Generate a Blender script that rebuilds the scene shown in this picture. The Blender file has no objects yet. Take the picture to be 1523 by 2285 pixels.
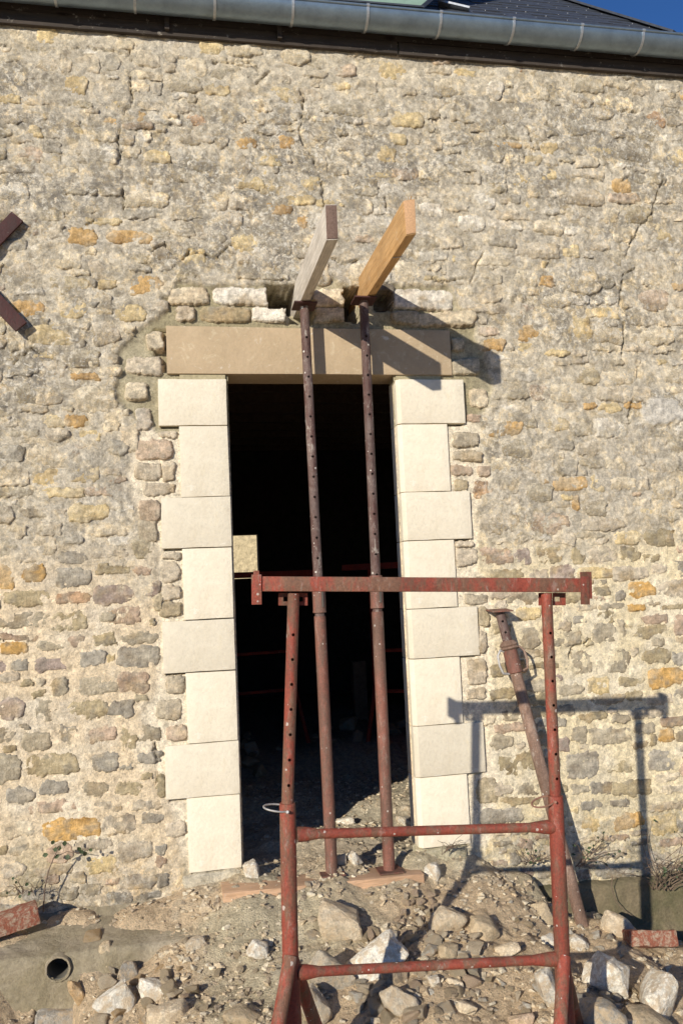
import bpy, bmesh, math, random
import numpy as np
from mathutils import Vector, Matrix
from math import radians, pi

# ------------------------------------------------------------------ camera, sky, sun, exposure
scn = bpy.context.scene
COL = scn.collection
RX, RY, RZ, FPX = .0897, .195, -.0445, 1922.0          # pitch, yaw, roll, focal length (px of a 1523 px wide photo)
CAM = np.array([-.299, -4.485, 1.364])
_c, _s = math.cos, math.sin
FW = np.array([_s(RY)*_c(RX), _c(RY)*_c(RX), _s(RX)])
_r = np.array([_c(RY), -_s(RY), 0.0]); _u = np.cross(_r, FW)
RT = _c(RZ)*_r + _s(RZ)*_u
UP = -_s(RZ)*_r + _c(RZ)*_u
cd = bpy.data.cameras.new('camera'); cam = bpy.data.objects.new('camera', cd); COL.objects.link(cam)
cam.matrix_world = Matrix(((RT[0], UP[0], -FW[0], CAM[0]), (RT[1], UP[1], -FW[1], CAM[1]), (RT[2], UP[2], -FW[2], CAM[2]), (0, 0, 0, 1)))
cd.sensor_fit = 'VERTICAL'; cd.sensor_height = 36.0; cd.lens = FPX/2285*36
cd.clip_start = .05; cd.clip_end = 800
scn.camera = cam

SUN_D = np.array([.7836, 1.0, -.4644]); SUN_D /= np.linalg.norm(SUN_D)
w = bpy.data.worlds.new('World'); scn.world = w; w.use_nodes = True
nt = w.node_tree; nt.nodes.clear()
sky = nt.nodes.new('ShaderNodeTexSky'); sky.sky_type = 'NISHITA'; sky.sun_disc = False
sky.sun_elevation = radians(20.1); sky.sun_rotation = radians(218.1); sky.air_density = 1.0; sky.dust_density = 0.0; sky.ozone_density = 5.0
bg = nt.nodes.new('ShaderNodeBackground'); bg.inputs[1].default_value = .075
wo = nt.nodes.new('ShaderNodeOutputWorld')
tn = nt.nodes.new('ShaderNodeMix'); tn.data_type = 'RGBA'; tn.blend_type = 'MULTIPLY'; tn.inputs[0].default_value = 1; tn.inputs[7].default_value = (.62, .95, 1.35, 1)
nt.links.new(sky.outputs[0], tn.inputs[6]); nt.links.new(tn.outputs[2], bg.inputs[0]); nt.links.new(bg.outputs[0], wo.inputs[0])
ld = bpy.data.lights.new('sun', 'SUN'); ld.energy = 5.0; ld.angle = radians(.55); ld.color = (1.0, .935, .81)
sun = bpy.data.objects.new('sun', ld); COL.objects.link(sun)
sun.rotation_euler = Vector(SUN_D).to_track_quat('-Z', 'Y').to_euler(); sun.location = (-6, -8, 6)
vs = scn.view_settings; vs.view_transform = 'Standard'; vs.look = 'None'; vs.gamma = 1; vs.use_curve_mapping = False
vs.exposure = 0.04

# ------------------------------------------------------------------ helpers
def ray(x, y):
    return FW + RT*(x-761.5)/FPX - UP*(y-1142.5)/FPX
def P(x, y, Y=0.0):
    d = ray(x, y); return CAM + d*(Y-CAM[1])/d[1]
def px2m(n, Y=0.0): return n*(Y-CAM[1])/FPX*1.0

def _hash(i, j, seed):
    h = (i.astype(np.int64)*374761393 + j.astype(np.int64)*668265263 + int(seed)*1442695041) & 0xffffffff
    h = ((h ^ (h >> 13))*1274126177) & 0xffffffff
    return ((h ^ (h >> 16)) & 0xffffff)/float(0xffffff)
def vn(x, y, seed=0):
    x = np.asarray(x, float); y = np.asarray(y, float)
    xi = np.floor(x); yi = np.floor(y); fx = x-xi; fy = y-yi
    fx = fx*fx*fx*(fx*(fx*6-15)+10); fy = fy*fy*fy*(fy*(fy*6-15)+10)
    a = _hash(xi, yi, seed); b = _hash(xi+1, yi, seed); c = _hash(xi, yi+1, seed); d = _hash(xi+1, yi+1, seed)
    return (a+(b-a)*fx)*(1-fy) + (c+(d-c)*fx)*fy
def fbm(x, y, seed=0, o=4, g=.5):       # about -1..1
    t = 0; a = 1.0; n = 0
    ca, sa = .8, .6
    for k in range(o):
        t = t + a*(vn(x, y, seed+k*17)*2-1); n += a; a *= g
        x, y = (ca*x-sa*y)*2.03+3.1, (sa*x+ca*y)*2.03+1.7
    return t/n
def ss(a, b, x):
    t = np.clip((x-a)/(b-a), 0, 1); return t*t*(3-2*t)
def mixc(a, b, t):
    t = np.asarray(t)[..., None]; return np.asarray(a)*(1-t)+np.asarray(b)*t

def tag(o, label=None, cat=None, group=None, kind=None):
    if label: o['label'] = label
    if cat: o['category'] = cat
    if group: o['group'] = group
    if kind: o['kind'] = kind
    return o
def empty(name, loc=(0, 0, 0)):
    o = bpy.data.objects.new(name, None); COL.objects.link(o); o.location = loc; o.empty_display_size = .1; return o
def link(name, me, mat=None, parent=None, loc=None):
    o = bpy.data.objects.new(name, me); COL.objects.link(o)
    if mat and not me.materials: me.materials.append(mat)
    if parent: o.parent = parent
    if loc is not None: o.location = loc
    return o
def mesh_np(name, V, F, smooth=True, col=None):
    V = np.asarray(V, np.float32); F = np.asarray(F, np.int32)
    me = bpy.data.meshes.new(name); n, k = F.shape
    me.vertices.add(len(V)); me.vertices.foreach_set('co', V.ravel())
    me.loops.add(n*k); me.loops.foreach_set('vertex_index', F.ravel())
    me.polygons.add(n); me.polygons.foreach_set('loop_start', np.arange(0, n*k, k, dtype=np.int32))
    me.polygons.foreach_set('use_smooth', np.full(n, smooth))
    if col is not None:
        a = me.color_attributes.new('col', 'FLOAT_COLOR', 'POINT')
        c = np.asarray(col, np.float32)
        if c.shape[1] == 3: c = np.c_[c, np.zeros(len(c), np.float32)]
        a.data.foreach_set('color', c.ravel())
    me.update(calc_edges=True); me.validate(); return me
def grid_faces(nx, ny):                 # vertex (i,j) -> j*nx+i
    i, j = np.meshgrid(np.arange(nx-1), np.arange(ny-1)); a = (j*nx+i).ravel()
    return np.c_[a, a+1, a+1+nx, a+nx]

class MB:
    def __init__(s): s.v = []; s.f = []
    def add(s, V, F):
        b = len(s.v); s.v += [tuple(map(float, p)) for p in V]; s.f += [tuple(b+i for i in f) for f in F]; return s
    def box(s, a, b):
        (x0, y0, z0), (x1, y1, z1) = a, b
        return s.add([(x0, y0, z0), (x1, y0, z0), (x1, y1, z0), (x0, y1, z0), (x0, y0, z1), (x1, y0, z1), (x1, y1, z1), (x0, y1, z1)],
                     [(0, 3, 2, 1), (4, 5, 6, 7), (0, 1, 5, 4), (1, 2, 6, 5), (2, 3, 7, 6), (3, 0, 4, 7)])
    def hexa(s, c8):
        return s.add(c8, [(0, 3, 2, 1), (4, 5, 6, 7), (0, 1, 5, 4), (1, 2, 6, 5), (2, 3, 7, 6), (3, 0, 4, 7)])
    def bar(s, p0, p1, w, h, up=(0, 0, 1)):
        p0 = np.array(p0, float); p1 = np.array(p1, float); d = p1-p0; d /= np.linalg.norm(d)
        sx = np.cross(d, up); sx /= np.linalg.norm(sx); sz = np.cross(sx, d)
        c = [p+sx*a*w/2+sz*b*h/2 for p in (p0, p1) for a, b in ((-1, -1), (1, -1), (1, 1), (-1, 1))]
        return s.hexa(c)
    def frame(s, p0, p1, up=(0, 0.31, 1)):
        d = np.array(p1, float)-np.array(p0, float); L = np.linalg.norm(d); d /= L
        if abs(np.dot(d, up)/np.linalg.norm(up)) > .95: up = (0, -1, .02)
        sx = np.cross(up, d); sx /= np.linalg.norm(sx); sy = np.cross(d, sx); return d, sx, sy, L
    def lathe(s, p0, p1, prof, n=20, holes=(), ang0=0.0, caps=True, hr=.006):
        """prof: (distance along, radius); holes: (distance, angle column)"""
        d, sx, sy, L = s.frame(p0, p1); p0 = np.array(p0, float)
        ts = [t for t, _ in prof]
        if holes:
            pr0 = [q[0] for q in prof]; rr0 = [q[1] for q in prof]
            ext = sorted(set([round(h[0]+k*hr, 5) for h in holes for k in (-1, 0, 1)]))
            allt = [(t, r) for t, r in prof if all(abs(t-e) > 1e-4 for e in ext)] + [(e, float(np.interp(e, pr0, rr0))) for e in ext]
            prof = sorted(allt, key=lambda q: q[0])
        V = []; F = []
        for t, r in prof:
            for k in range(n):
                a = ang0+2*pi*k/n; V.append(p0+d*t+(sx*_c(a)+sy*_s(a))*r)
        dele = set(); m = len(prof)
        for h in holes:
            iy = min(range(m), key=lambda i: abs(prof[i][0]-h[0])); k = h[1] % n
            for a in (-1, 0):
                for b in (-1, 0): dele.add((iy+a, (k+b) % n))
            for a in (-1, 1):
                for b in (-1, 1):            # pull the corners in so that the hole is round
                    idx = (iy+a)*n+(k+b) % n; c = V[iy*n+k]; V[idx] = c+(V[idx]-c)*.74
        for i in range(m-1):
            for k in range(n):
                if (i, k) in dele: continue
                k2 = (k+1) % n; F.append((i*n+k, i*n+k2, (i+1)*n+k2, (i+1)*n+k))
        if caps:
            F.append(tuple(range(n-1, -1, -1))); F.append(tuple((m-1)*n+k for k in range(n)))
        return s.add(V, F)
    def tube(s, p0, p1, r, n=20, **k):
        L = float(np.linalg.norm(np.array(p1, float)-np.array(p0, float)))
        return s.lathe(p0, p1, [(0, r), (L, r)], n, **k)
    def path(s, pts, r, n=8, closed=False):
        pts = [np.array(p, float) for p in pts]; m = len(pts); V = []; F = []
        r = r if hasattr(r, '__len__') else [r]*m; last = None
        for i in range(m):
            a = pts[(i-1) % m] if closed or i else pts[i]; b = pts[(i+1) % m] if closed or i < m-1 else pts[i]
            d = b-a; d /= np.linalg.norm(d)+1e-9
            if last is None:
                t = np.array([0, 0, 1.]) if abs(d[2]) < .9 else np.array([1., 0, 0]); last = np.cross(d, t)
            sx = last-d*np.dot(last, d); sx /= np.linalg.norm(sx); last = sx; sy = np.cross(d, sx)
            for k in range(n): V.append(pts[i]+(sx*_c(2*pi*k/n)+sy*_s(2*pi*k/n))*r[i])
        for i in range(m if closed else m-1):
            for k in range(n):
                j = (i+1) % m; F.append((i*n+k, i*n+(k+1) % n, j*n+(k+1) % n, j*n+k))
        if not closed: F += [tuple(range(n-1, -1, -1)), tuple((m-1)*n+k for k in range(n))]
        return s.add(V, F)
    def mesh(s, name, bevel=0, smooth=True, seg=2, jit=0, cuts=0):
        me = bpy.data.meshes.new(name); me.from_pydata(s.v, [], s.f)
        bm = bmesh.new(); bm.from_mesh(me); bmesh.ops.recalc_face_normals(bm, faces=bm.faces)
        if bevel: bmesh.ops.bevel(bm, geom=[e for e in bm.edges if e.calc_face_angle(0) > .6], offset=bevel, segments=seg, affect='EDGES', profile=.6)
        if cuts: bmesh.ops.subdivide_edges(bm, edges=[e for e in bm.edges if e.calc_length() > .03], cuts=cuts, use_grid_fill=True)
        if jit:
            for v in bm.verts:
                c = v.co; q = fbm(np.array([c.x*14+c.y*9]), np.array([c.z*14+c.y*5]), 5, 3)[0]; q2 = fbm(np.array([c.x*11+30]), np.array([c.z*11+c.y*8]), 9, 3)[0]
                v.co += Vector((q2, q, q2-q))*jit
        bm.to_mesh(me); bm.free()
        me.polygons.foreach_set('use_smooth', [smooth]*len(me.polygons))
        if smooth:
            me.set_sharp_from_angle(angle=radians(38))
        return me
    def build(s, name, mat, parent=None, **k):
        return link(name, s.mesh(name, **k), mat, parent)

# ------------------------------------------------------------------ materials
def newmat(name):
    m = bpy.data.materials.new(name); m.use_nodes = True; t = m.node_tree; b = t.nodes['Principled BSDF']; return m, t, b
def N(t, kind, **k):
    n = t.nodes.new('ShaderNode'+kind)
    for a, v in k.items():
        if a.startswith('i_'):
            key = a[2:]; key = int(key) if key.isdigit() else key.replace('_', ' ')
            n.inputs[key].default_value = v
        else: setattr(n, a, v)
    return n
def ramp(t, src, stops, interp='LINEAR'):
    r = t.nodes.new('ShaderNodeValToRGB'); r.color_ramp.interpolation = interp
    while len(r.color_ramp.elements) < len(stops): r.color_ramp.elements.new(.5)
    for e, (p, c) in zip(r.color_ramp.elements, stops):
        e.position = p; e.color = (c, c, c, 1) if not hasattr(c, '__len__') else (*c, 1)
    t.links.new(src, r.inputs[0]); return r.outputs[0]
def mix(t, a, b, fac, mode='MIX'):
    m = t.nodes.new('ShaderNodeMix'); m.data_type = 'RGBA'; m.blend_type = mode; m.clamp_result = False
    for sock, v in ((m.inputs[6], a), (m.inputs[7], b), (m.inputs[0], fac)):
        if hasattr(v, 'is_linked') or isinstance(v, bpy.types.NodeSocket): t.links.new(v, sock)
        elif hasattr(v, '__len__'): sock.default_value = (*v, 1)
        else: sock.default_value = v
    return m.outputs[2]
def noise(t, co, scale, det=6, rough=.6, dist=0):
    n = N(t, 'TexNoise', i_Scale=scale, i_Detail=det, i_Roughness=rough, i_Distortion=dist); t.links.new(co, n.inputs['Vector']); return n.outputs[0]
def math_(t, op, a, b=None):
    m = N(t, 'Math', operation=op)
    for i, v in enumerate((a, b)):
        if v is None: continue
        if isinstance(v, (int, float)): m.inputs[i].default_value = v
        else: t.links.new(v, m.inputs[i])
    return m.outputs[0]
def bump(t, b, h, dist, strength=1.0, prev=None):
    n = N(t, 'Bump', i_Strength=strength, i_Distance=dist); t.links.new(h, n.inputs['Height'])
    if prev is not None: t.links.new(prev, n.inputs['Normal'])
    t.links.new(n.outputs[0], b.inputs['Normal']); return n.outputs[0]

def masonry_mat(name, grain=1.0, bd=.004, blotch=1.0):
    """colour from the mesh attribute; alpha of the attribute = how weathered (grey, lichen-speckled) the spot is"""
    m, t, b = newmat(name)
    co = N(t, 'TexCoord').outputs['Object']; at = N(t, 'Attribute', attribute_name='col')
    n1 = noise(t, co, 30, 9, .72); n2 = noise(t, co, 110, 7, .78); n3 = noise(t, co, 380, 4, .8)
    wn = N(t, 'TexNoise', i_Scale=90.0, i_Detail=4.0); t.links.new(co, wn.inputs['Vector'])
    va = N(t, 'VectorMath', operation='SCALE'); t.links.new(wn.outputs['Color'], va.inputs[0]); va.inputs['Scale'].default_value = .016
    vb = N(t, 'VectorMath', operation='ADD'); t.links.new(co, vb.inputs[0]); t.links.new(va.outputs[0], vb.inputs[1])
    v1 = N(t, 'TexVoronoi', i_Scale=85.0); t.links.new(vb.outputs[0], v1.inputs['Vector'])
    v2 = N(t, 'TexVoronoi', i_Scale=210.0); t.links.new(vb.outputs[0], v2.inputs['Vector'])
    bw = N(t, 'RGBToBW'); t.links.new(v1.outputs['Color'], bw.inputs[0])
    c = mix(t, at.outputs[0], ramp(t, n1, [(.32, .48), (.5, 1.0), (.68, 1.45)]), .72*blotch, 'MULTIPLY')
    c = mix(t, c, ramp(t, bw.outputs[0], [(.15, .66), (.5, 1.0), (.85, 1.30)]), .45*grain, 'MULTIPLY')
    c = mix(t, c, ramp(t, n2, [(.3, .45), (.5, 1.0), (.7, 1.42)]), .75*grain, 'MULTIPLY')
    c = mix(t, c, ramp(t, n3, [(.3, .60), (.5, 1.0), (.7, 1.3)]), .45*grain, 'MULTIPLY')
    # cream and mauve-grey blotches of the old face
    wf = math_(t, 'MINIMUM', math_(t, 'MULTIPLY', at.outputs['Alpha'], 1.5), 1.0)
    nb = noise(t, co, 15, 7, .68, .6); nc = noise(t, co, 10, 7, .66, .8)
    c = mix(t, c, mix(t, c, (1.25, 1.12, .87), 1.0, 'MULTIPLY'), math_(t, 'MULTIPLY', ramp(t, nb, [(.51, 0.0), (.58, 1.0)]), math_(t, 'MULTIPLY', wf, .65)))
    c = mix(t, c, mix(t, c, (.57, .56, .535), 1.0, 'MULTIPLY'), math_(t, 'MULTIPLY', ramp(t, nc, [(.47, 0.0), (.54, 1.0)]), math_(t, 'MULTIPLY', wf, .85)))
    # grey growth on the old face
    g = noise(t, co, 34, 9, .80, .5); gm = ramp(t, g, [(.455, 0.0), (.53, 1.0)])
    big = ramp(t, noise(t, co, 5.0, 6, .62), [(.40, .25), (.58, 1.0)])
    gm = math_(t, 'MULTIPLY', math_(t, 'MULTIPLY', gm, at.outputs['Alpha']), big)
    c = mix(t, c, (.185, .17, .15), math_(t, 'MULTIPLY', gm, .80))
    g2 = ramp(t, noise(t, co, 36, 9, .80, .5), [(.53, 0.0), (.59, 1.0)])
    c = mix(t, c, (.86, .80, .68), math_(t, 'MULTIPLY', math_(t, 'MULTIPLY', g2, at.outputs['Alpha']), .75))
    t.links.new(c, b.inputs['Base Color']); b.inputs['Roughness'].default_value = .93; b.inputs['Specular IOR Level'].default_value = .2
    h = math_(t, 'ADD', math_(t, 'MULTIPLY', n2, .75), math_(t, 'MULTIPLY', n3, .30))
    h = math_(t, 'ADD', h, math_(t, 'MULTIPLY', n1, .9))
    h = math_(t, 'ADD', h, math_(t, 'MULTIPLY', bw.outputs[0], .30))
    h = math_(t, 'SUBTRACT', h, math_(t, 'MULTIPLY', v2.outputs[0], .30))
    bump(t, b, h, bd*2.4, 1.0)
    return m
M_OLD = masonry_mat('weathered_stone', .62, .0034, 1.2)
M_MOR = masonry_mat('lime_mortar', .8, .0034)

def sawn_mat(name, base, var, stain=.5, bd=.0016):
    m, t, b = newmat(name); co = N(t, 'TexCoord').outputs['Object']; oi = N(t, 'ObjectInfo')
    n1 = noise(t, co, 5, 7, .62, .5); n2 = noise(t, co, 60, 6, .7); n3 = noise(t, co, 420, 4, .7)
    c = mix(t, base, var, ramp(t, n1, [(.35, 0.0), (.7, 1.0)]))
    c = mix(t, c, ramp(t, n2, [(.3, .78), (.5, 1.0), (.72, 1.12)]), stain, 'MULTIPLY')
    c = mix(t, c, ramp(t, n3, [(.3, .82), (.5, 1.0), (.7, 1.1)]), .35, 'MULTIPLY')
    c = mix(t, c, ramp(t, oi.outputs['Random'], [(0, .84), (1, 1.06)]), 1.0, 'MULTIPLY')
    n5 = noise(t, co, 14, 9, .75, .8); c = mix(t, c, (.66, .57, .40), math_(t, 'MULTIPLY', ramp(t, n5, [(.57, 0.0), (.66, 1.0)]), .45)); c = mix(t, c, (.93, .90, .82), math_(t, 'MULTIPLY', ramp(t, n5, [(.30, 1.0), (.40, 0.0)]), .5))
    t.links.new(c, b.inputs['Base Color']); b.inputs['Roughness'].default_value = .88; b.inputs['Specular IOR Level'].default_value = .25
    h = math_(t, 'ADD', math_(t, 'MULTIPLY', n2, 1.0), math_(t, 'MULTIPLY', n3, .4)); h = math_(t, 'ADD', h, math_(t, 'MULTIPLY', n1, 1.6))
    bump(t, b, h, bd*2.2); return m
M_SAWN = sawn_mat('sawn_limestone', (.81, .73, .58), (.72, .635, .49), .4, .0015)
M_LINT = sawn_mat('lintel_stone', (.56, .425, .275), (.47, .355, .225), .3)

def steel_mat(name, paint, rust, amount, splash=.5, dark=.0):
    m, t, b = newmat(name); co = N(t, 'TexCoord').outputs['Object']; oi = N(t, 'ObjectInfo')
    mp = N(t, 'Mapping'); mp.inputs['Scale'].default_value = (1, 1, .35); t.links.new(co, mp.inputs[0])
    ofs = N(t, 'VectorMath', operation='ADD'); cmb = N(t, 'CombineXYZ'); sc_ = math_(t, 'MULTIPLY', oi.outputs['Random'], 9.0); t.links.new(sc_, cmb.inputs[0])
    t.links.new(mp.outputs[0], ofs.inputs[0]); t.links.new(cmb.outputs[0], ofs.inputs[1])
    n1 = noise(t, ofs.outputs[0], 13, 9, .75, .3); n2 = noise(t, co, 120, 7, .78); n3 = noise(t, ofs.outputs[0], 40, 9, .8, .5); n4 = noise(t, ofs.outputs[0], 5, 4, .6)
    c = mix(t, paint, rust, ramp(t, n1, [(amount-.05, 0.0), (amount+.05, 1.0)]))
    c = mix(t, c, ramp(t, n2, [(.28, .40), (.5, 1.0), (.72, 1.6)]), .85, 'MULTIPLY')
    c = mix(t, c, ramp(t, n4, [(.35, .7), (.65, 1.2)]), .8, 'MULTIPLY')
    sp = math_(t, 'MULTIPLY', ramp(t, n3, [(.55, 0.0), (.62, 1.0)]), ramp(t, n4, [(.40, .15), (.58, 1.0)]))
    c = mix(t, c, (.40, .355, .30), math_(t, 'MULTIPLY', sp, splash))
    v = N(t, 'TexVoronoi', i_Scale=60.0); t.links.new(co, v.inputs['Vector']); bw = N(t, 'RGBToBW'); t.links.new(v.outputs['Color'], bw.inputs[0])
    r_ = math_(t, 'MULTIPLY', math_(t, 'POWER', bw.outputs[0], 7.0), .60)
    dot = math_(t, 'LESS_THAN', math_(t, 'ADD', v.outputs[0], math_(t, 'MULTIPLY', n2, .12)), math_(t, 'ADD', r_, .045))
    c = mix(t, c, (.60, .55, .48), math_(t, 'MULTIPLY', dot, min(1, splash+.3)))
    t.links.new(c, b.inputs['Base Color'])
    t.links.new(ramp(t, n2, [(.3, .45), (.7, .80)]), b.inputs['Roughness']); b.inputs['Specular IOR Level'].default_value = .35
    bump(t, b, math_(t, 'ADD', n2, math_(t, 'MULTIPLY', n3, 1.3)), .0024); return m
M_RED = steel_mat('red_painted_steel', (.265, .056, .034), (.175, .085, .052), .50, .35)
M_RUST = steel_mat('rusty_steel', (.22, .090, .062), (.16, .088, .062), .50, .40)
M_INNER = steel_mat('scaled_inner_tube', (.15, .10, .085), (.10, .050, .040), .50, 1.0)
M_OLDPROP = steel_mat('pale_rusty_steel', (.29, .19, .14), (.19, .115, .08), .5, .75)
M_INRED = steel_mat('interior_red_steel', (.38, .05, .03), (.25, .04, .03), .6, .1)
M_ANCH = steel_mat('maroon_iron', (.065, .020, .018), (.05, .022, .018), .55, .05)

def wood_mat(name, a, bcol, ring=1.0, axis='Y', sc=1.0):
    m, t, b = newmat(name); co = N(t, 'TexCoord').outputs['Object']
    mp = N(t, 'Mapping'); mp.inputs['Scale'].default_value = {'Y': (1, .06, 1), 'X': (.06, 1, 1)}[axis]; t.links.new(co, mp.inputs[0])
    n1 = noise(t, mp.outputs[0], 45*sc, 8, .65, 1.0); n2 = noise(t, mp.outputs[0], 260*sc, 5, .7); n3 = noise(t, co, 7, 5, .6)
    c = mix(t, a, bcol, ramp(t, n1, [(.38, 0.0), (.62, 1.0)]))
    c = mix(t, c, ramp(t, n2, [(.3, .66), (.5, 1.0), (.7, 1.18)]), .8, 'MULTIPLY')
    c = mix(t, c, ramp(t, n3, [(.3, .75), (.7, 1.15)]), .8, 'MULTIPLY')
    mp2 = N(t, 'Mapping'); mp2.inputs['Scale'].default_value = {'Y': (1, .35, 1), 'X': (.35, 1, 1)}[axis]; t.links.new(co, mp2.inputs[0])
    kv = N(t, 'TexVoronoi', i_Scale=9.0); t.links.new(mp2.outputs[0], kv.inputs['Vector'])
    c = mix(t, c, mix(t, c, (.42, .36, .32), 1.0, 'MULTIPLY'), ramp(t, kv.outputs[0], [(.08, 1.0), (.15, 0.0)]))
    c = mix(t, c, (.55, .50, .42), math_(t, 'MULTIPLY', ramp(t, noise(t, co, 22, 8, .75), [(.60, 0.0), (.68, 1.0)]), .5))
    t.links.new(c, b.inputs['Base Color']); b.inputs['Roughness'].default_value = .75; b.inputs['Specular IOR Level'].default_value = .3
    bump(t, b, math_(t, 'ADD', n1, math_(t, 'MULTIPLY', n2, .6)), .0025); return m
M_ORW = wood_mat('fresh_orange_timber', (.61, .375, .17), (.48, .275, .11))
M_GRW = wood_mat('greyed_timber', (.66, .60, .52), (.50, .44, .365))
M_SOLE = wood_mat('sole_board_wood', (.62, .40, .25), (.47, .29, .17), axis='X')
M_DKW = wood_mat('dark_board', (.060, .046, .037), (.042, .033, .027), axis='X')

def simple(name, c, rough=.8, metal=0, ns=40, amt=.5, bd=.001, spec=.4):
    m, t, b = newmat(name); co = N(t, 'TexCoord').outputs['Object']; n = noise(t, co, ns, 7, .7)
    cc = mix(t, c, ramp(t, n, [(.3, .5), (.5, 1.0), (.7, 1.4)]), amt, 'MULTIPLY'); t.links.new(cc, b.inputs['Base Color'])
    b.inputs['Roughness'].default_value = rough; b.inputs['Metallic'].default_value = metal; b.inputs['Specular IOR Level'].default_value = spec
    bump(t, b, n, bd); return m
M_ZINC = simple('weathered_zinc', (.22, .28, .335), .42, .75, 9, .5, .002)
M_ZJ = simple('zinc_joint', (.40, .42, .44), .42, .6, 60, .4, .0008)
M_SLATE = simple('blue_black_slate', (.052, .058, .072), .50, 0, 30, .7, .0015)
M_HOOK = simple('steel_hook', (.45, .45, .45), .4, .3, 60, .3)
M_GREEN = simple('pale_green_sheet', (.22, .32, .25), .55, 0, 18, .3)
M_WIRE = simple('galvanised_wire', (.42, .40, .38), .5, .5, 90, .5)
M_RWIRE = simple('rusty_wire', (.24, .12, .08), .75, 0, 90, .6)
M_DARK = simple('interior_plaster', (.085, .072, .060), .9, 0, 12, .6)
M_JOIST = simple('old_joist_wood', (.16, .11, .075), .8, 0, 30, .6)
M_CONC = None
M_PLASTIC = simple('grey_drain_pipe', (.17, .155, .125), .5, 0, 40, .3)
M_LEAF = simple('dark_leaf', (.055, .075, .030), .6, 0, 60, .6)
M_STEM = simple('dry_stem', (.17, .12, .085), .8, 0, 60, .6)
def brick_mat():
    m, t, b = newmat('old_red_brick'); co = N(t, 'TexCoord').outputs['Object']; n = noise(t, co, 34, 8, .75, .5); n2 = noise(t, co, 160, 6, .75)
    c = mix(t, (.36, .135, .085), (.52, .40, .29), ramp(t, n, [(.46, 0.0), (.60, 1.0)])); c = mix(t, c, ramp(t, n2, [(.3, .5), (.5, 1.0), (.7, 1.4)]), .8, 'MULTIPLY')
    t.links.new(c, b.inputs['Base Color']); b.inputs['Roughness'].default_value = .93; b.inputs['Specular IOR Level'].default_value = .15; bump(t, b, math_(t, 'ADD', n, n2), .010); return m
M_BRICK = brick_mat()
M_FAR = simple('far_roughcast', (.62, .50, .30), .95, 0, 9, .95, .05, .2)

M_ENDG = simple('weathered_end_grain', (.175, .115, .090), .85, 0, 130, .8, .003, .2)
M_ENDO = simple('fresh_end_grain', (.55, .33, .18), .7, 0, 130, .6, .002, .2)

# ------------------------------------------------------------------ terrain
TP = np.array([  # X, Y, Z of the loose ground
    (0, .0, -.02), (.45, .0, .0), (.9, .0, -.02), (.45, .6, .0), (0.2, 1.5, .02), (1.0, 1.2, .02), (1.2, 2.4, .16), (.4, 2.8, .10), (1.7, 3.6, .22), (1, 6, .1), (3, 4, .1), (-2, 4, .1),
    (.0, -.12, -.05), (.35, -.28, -.12), (.75, -.24, -.085), (-.2, -.06, -.07), (-.28, -.30, -.20),
    (1.125, -.13, -.13), (1.0, -.29, -.153), (.88, -.44, -.173), (.81, -.53, -.19), (1.15, -.02, -.06),
    (.2, -.6, -.21), (.5, -.75, -.235), (.3, -1.1, -.30), (.4, -1.6, -.36), (-.1, -.8, -.27), (-.3, -1.3, -.36),
    (-.85, -.50, -.47), (-1.3, -.45, -.52), (-.6, -.75, -.38), (-.55, -.35, -.30), (-1.2, -1.0, -.5),
    (1.62, -.32, -.36), (1.42, -.06, -.17), (1.7, -.08, -.40), (2.1, -.10, -.56), (2.5, -.10, -.60), (3.2, -.1, -.62), (1.2, -.7, -.26), (1.5, -.7, -.40), (2.1, -.7, -.52), (1.0, -1.2, -.33), (1.8, -1.3, -.46),
    (-1.2, -.06, -.085), (-.8, -.08, -.09), (-.5, -.10, -.10), (-1.1, -.17, -.14), (-.7, -.18, -.15), (-1.15, -.30, -.27), (-.75, -.31, -.27), (-1.6, -.1, -.12), (-1.6, -.3, -.3), (-1.0, -.40, -.45),
    (-2.5, -.5, -.55), (-2, -2, -.5), (1, -2.6, -.42), (3.5, -1.5, -.55), (-.3, -3.5, -.42), (1, -8, -.45), (-6, -6, -.5), (8, -6, -.55), (-9, 3, -.4), (9, 6, -.5)])
SBX = .36
HPX = float(P(130, 2161, -.34)[0])
def terrain(x, y, fine=True):
    x = np.asarray(x, float); y = np.asarray(y, float); sh = x.shape; x = x.ravel(); y = y.ravel()
    num = np.zeros(len(x)); den = np.zeros(len(x))
    for a, b, z in TP:
        d2 = (x-a)**2+(y-b)**2; wgt = 1/(d2+.006)**1.7; num += wgt*z; den += wgt
    z = num/den
    if fine:
        near = 1/(1+np.hypot(x-.5, y+.5)*.25)
        z = z + .020*fbm(x*3.1, y*3.1, 3, 4)*1.2
        z = z + .075*np.exp(-((x-SBX)/.155)**4-((y+.235)/.09)**2) + .018*np.exp(-((x-.5)/.4)**4-((y+.13)/.07)**2)
        z = z + (.016*fbm(x*14, y*14, 8, 4, .6) + .012*np.abs(fbm(x*38, y*38, 21, 3)) + .005*fbm(x*80, y*80, 25, 2))*near
        z = z - .012*ss(.55, .8, vn(x*9, y*9, 77))*near
    z = z - .16*np.exp(-((x-HPX)/.085)**6-((y+.33)/.20)**6)
    return z.reshape(sh)
def hit(px, py, dz=0.0):
    """where the ray of a photo pixel meets the ground"""
    d = ray(px, py); t = 1.6
    ts = np.linspace(1.2, 9, 900); pts = CAM[None]+ts[:, None]*d[None]
    g = terrain(pts[:, 0], pts[:, 1], False)+dz; below = np.where(pts[:, 2] < g)[0]
    i = below[0] if len(below) else 899
    return pts[i], ts[i]*1.0

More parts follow.
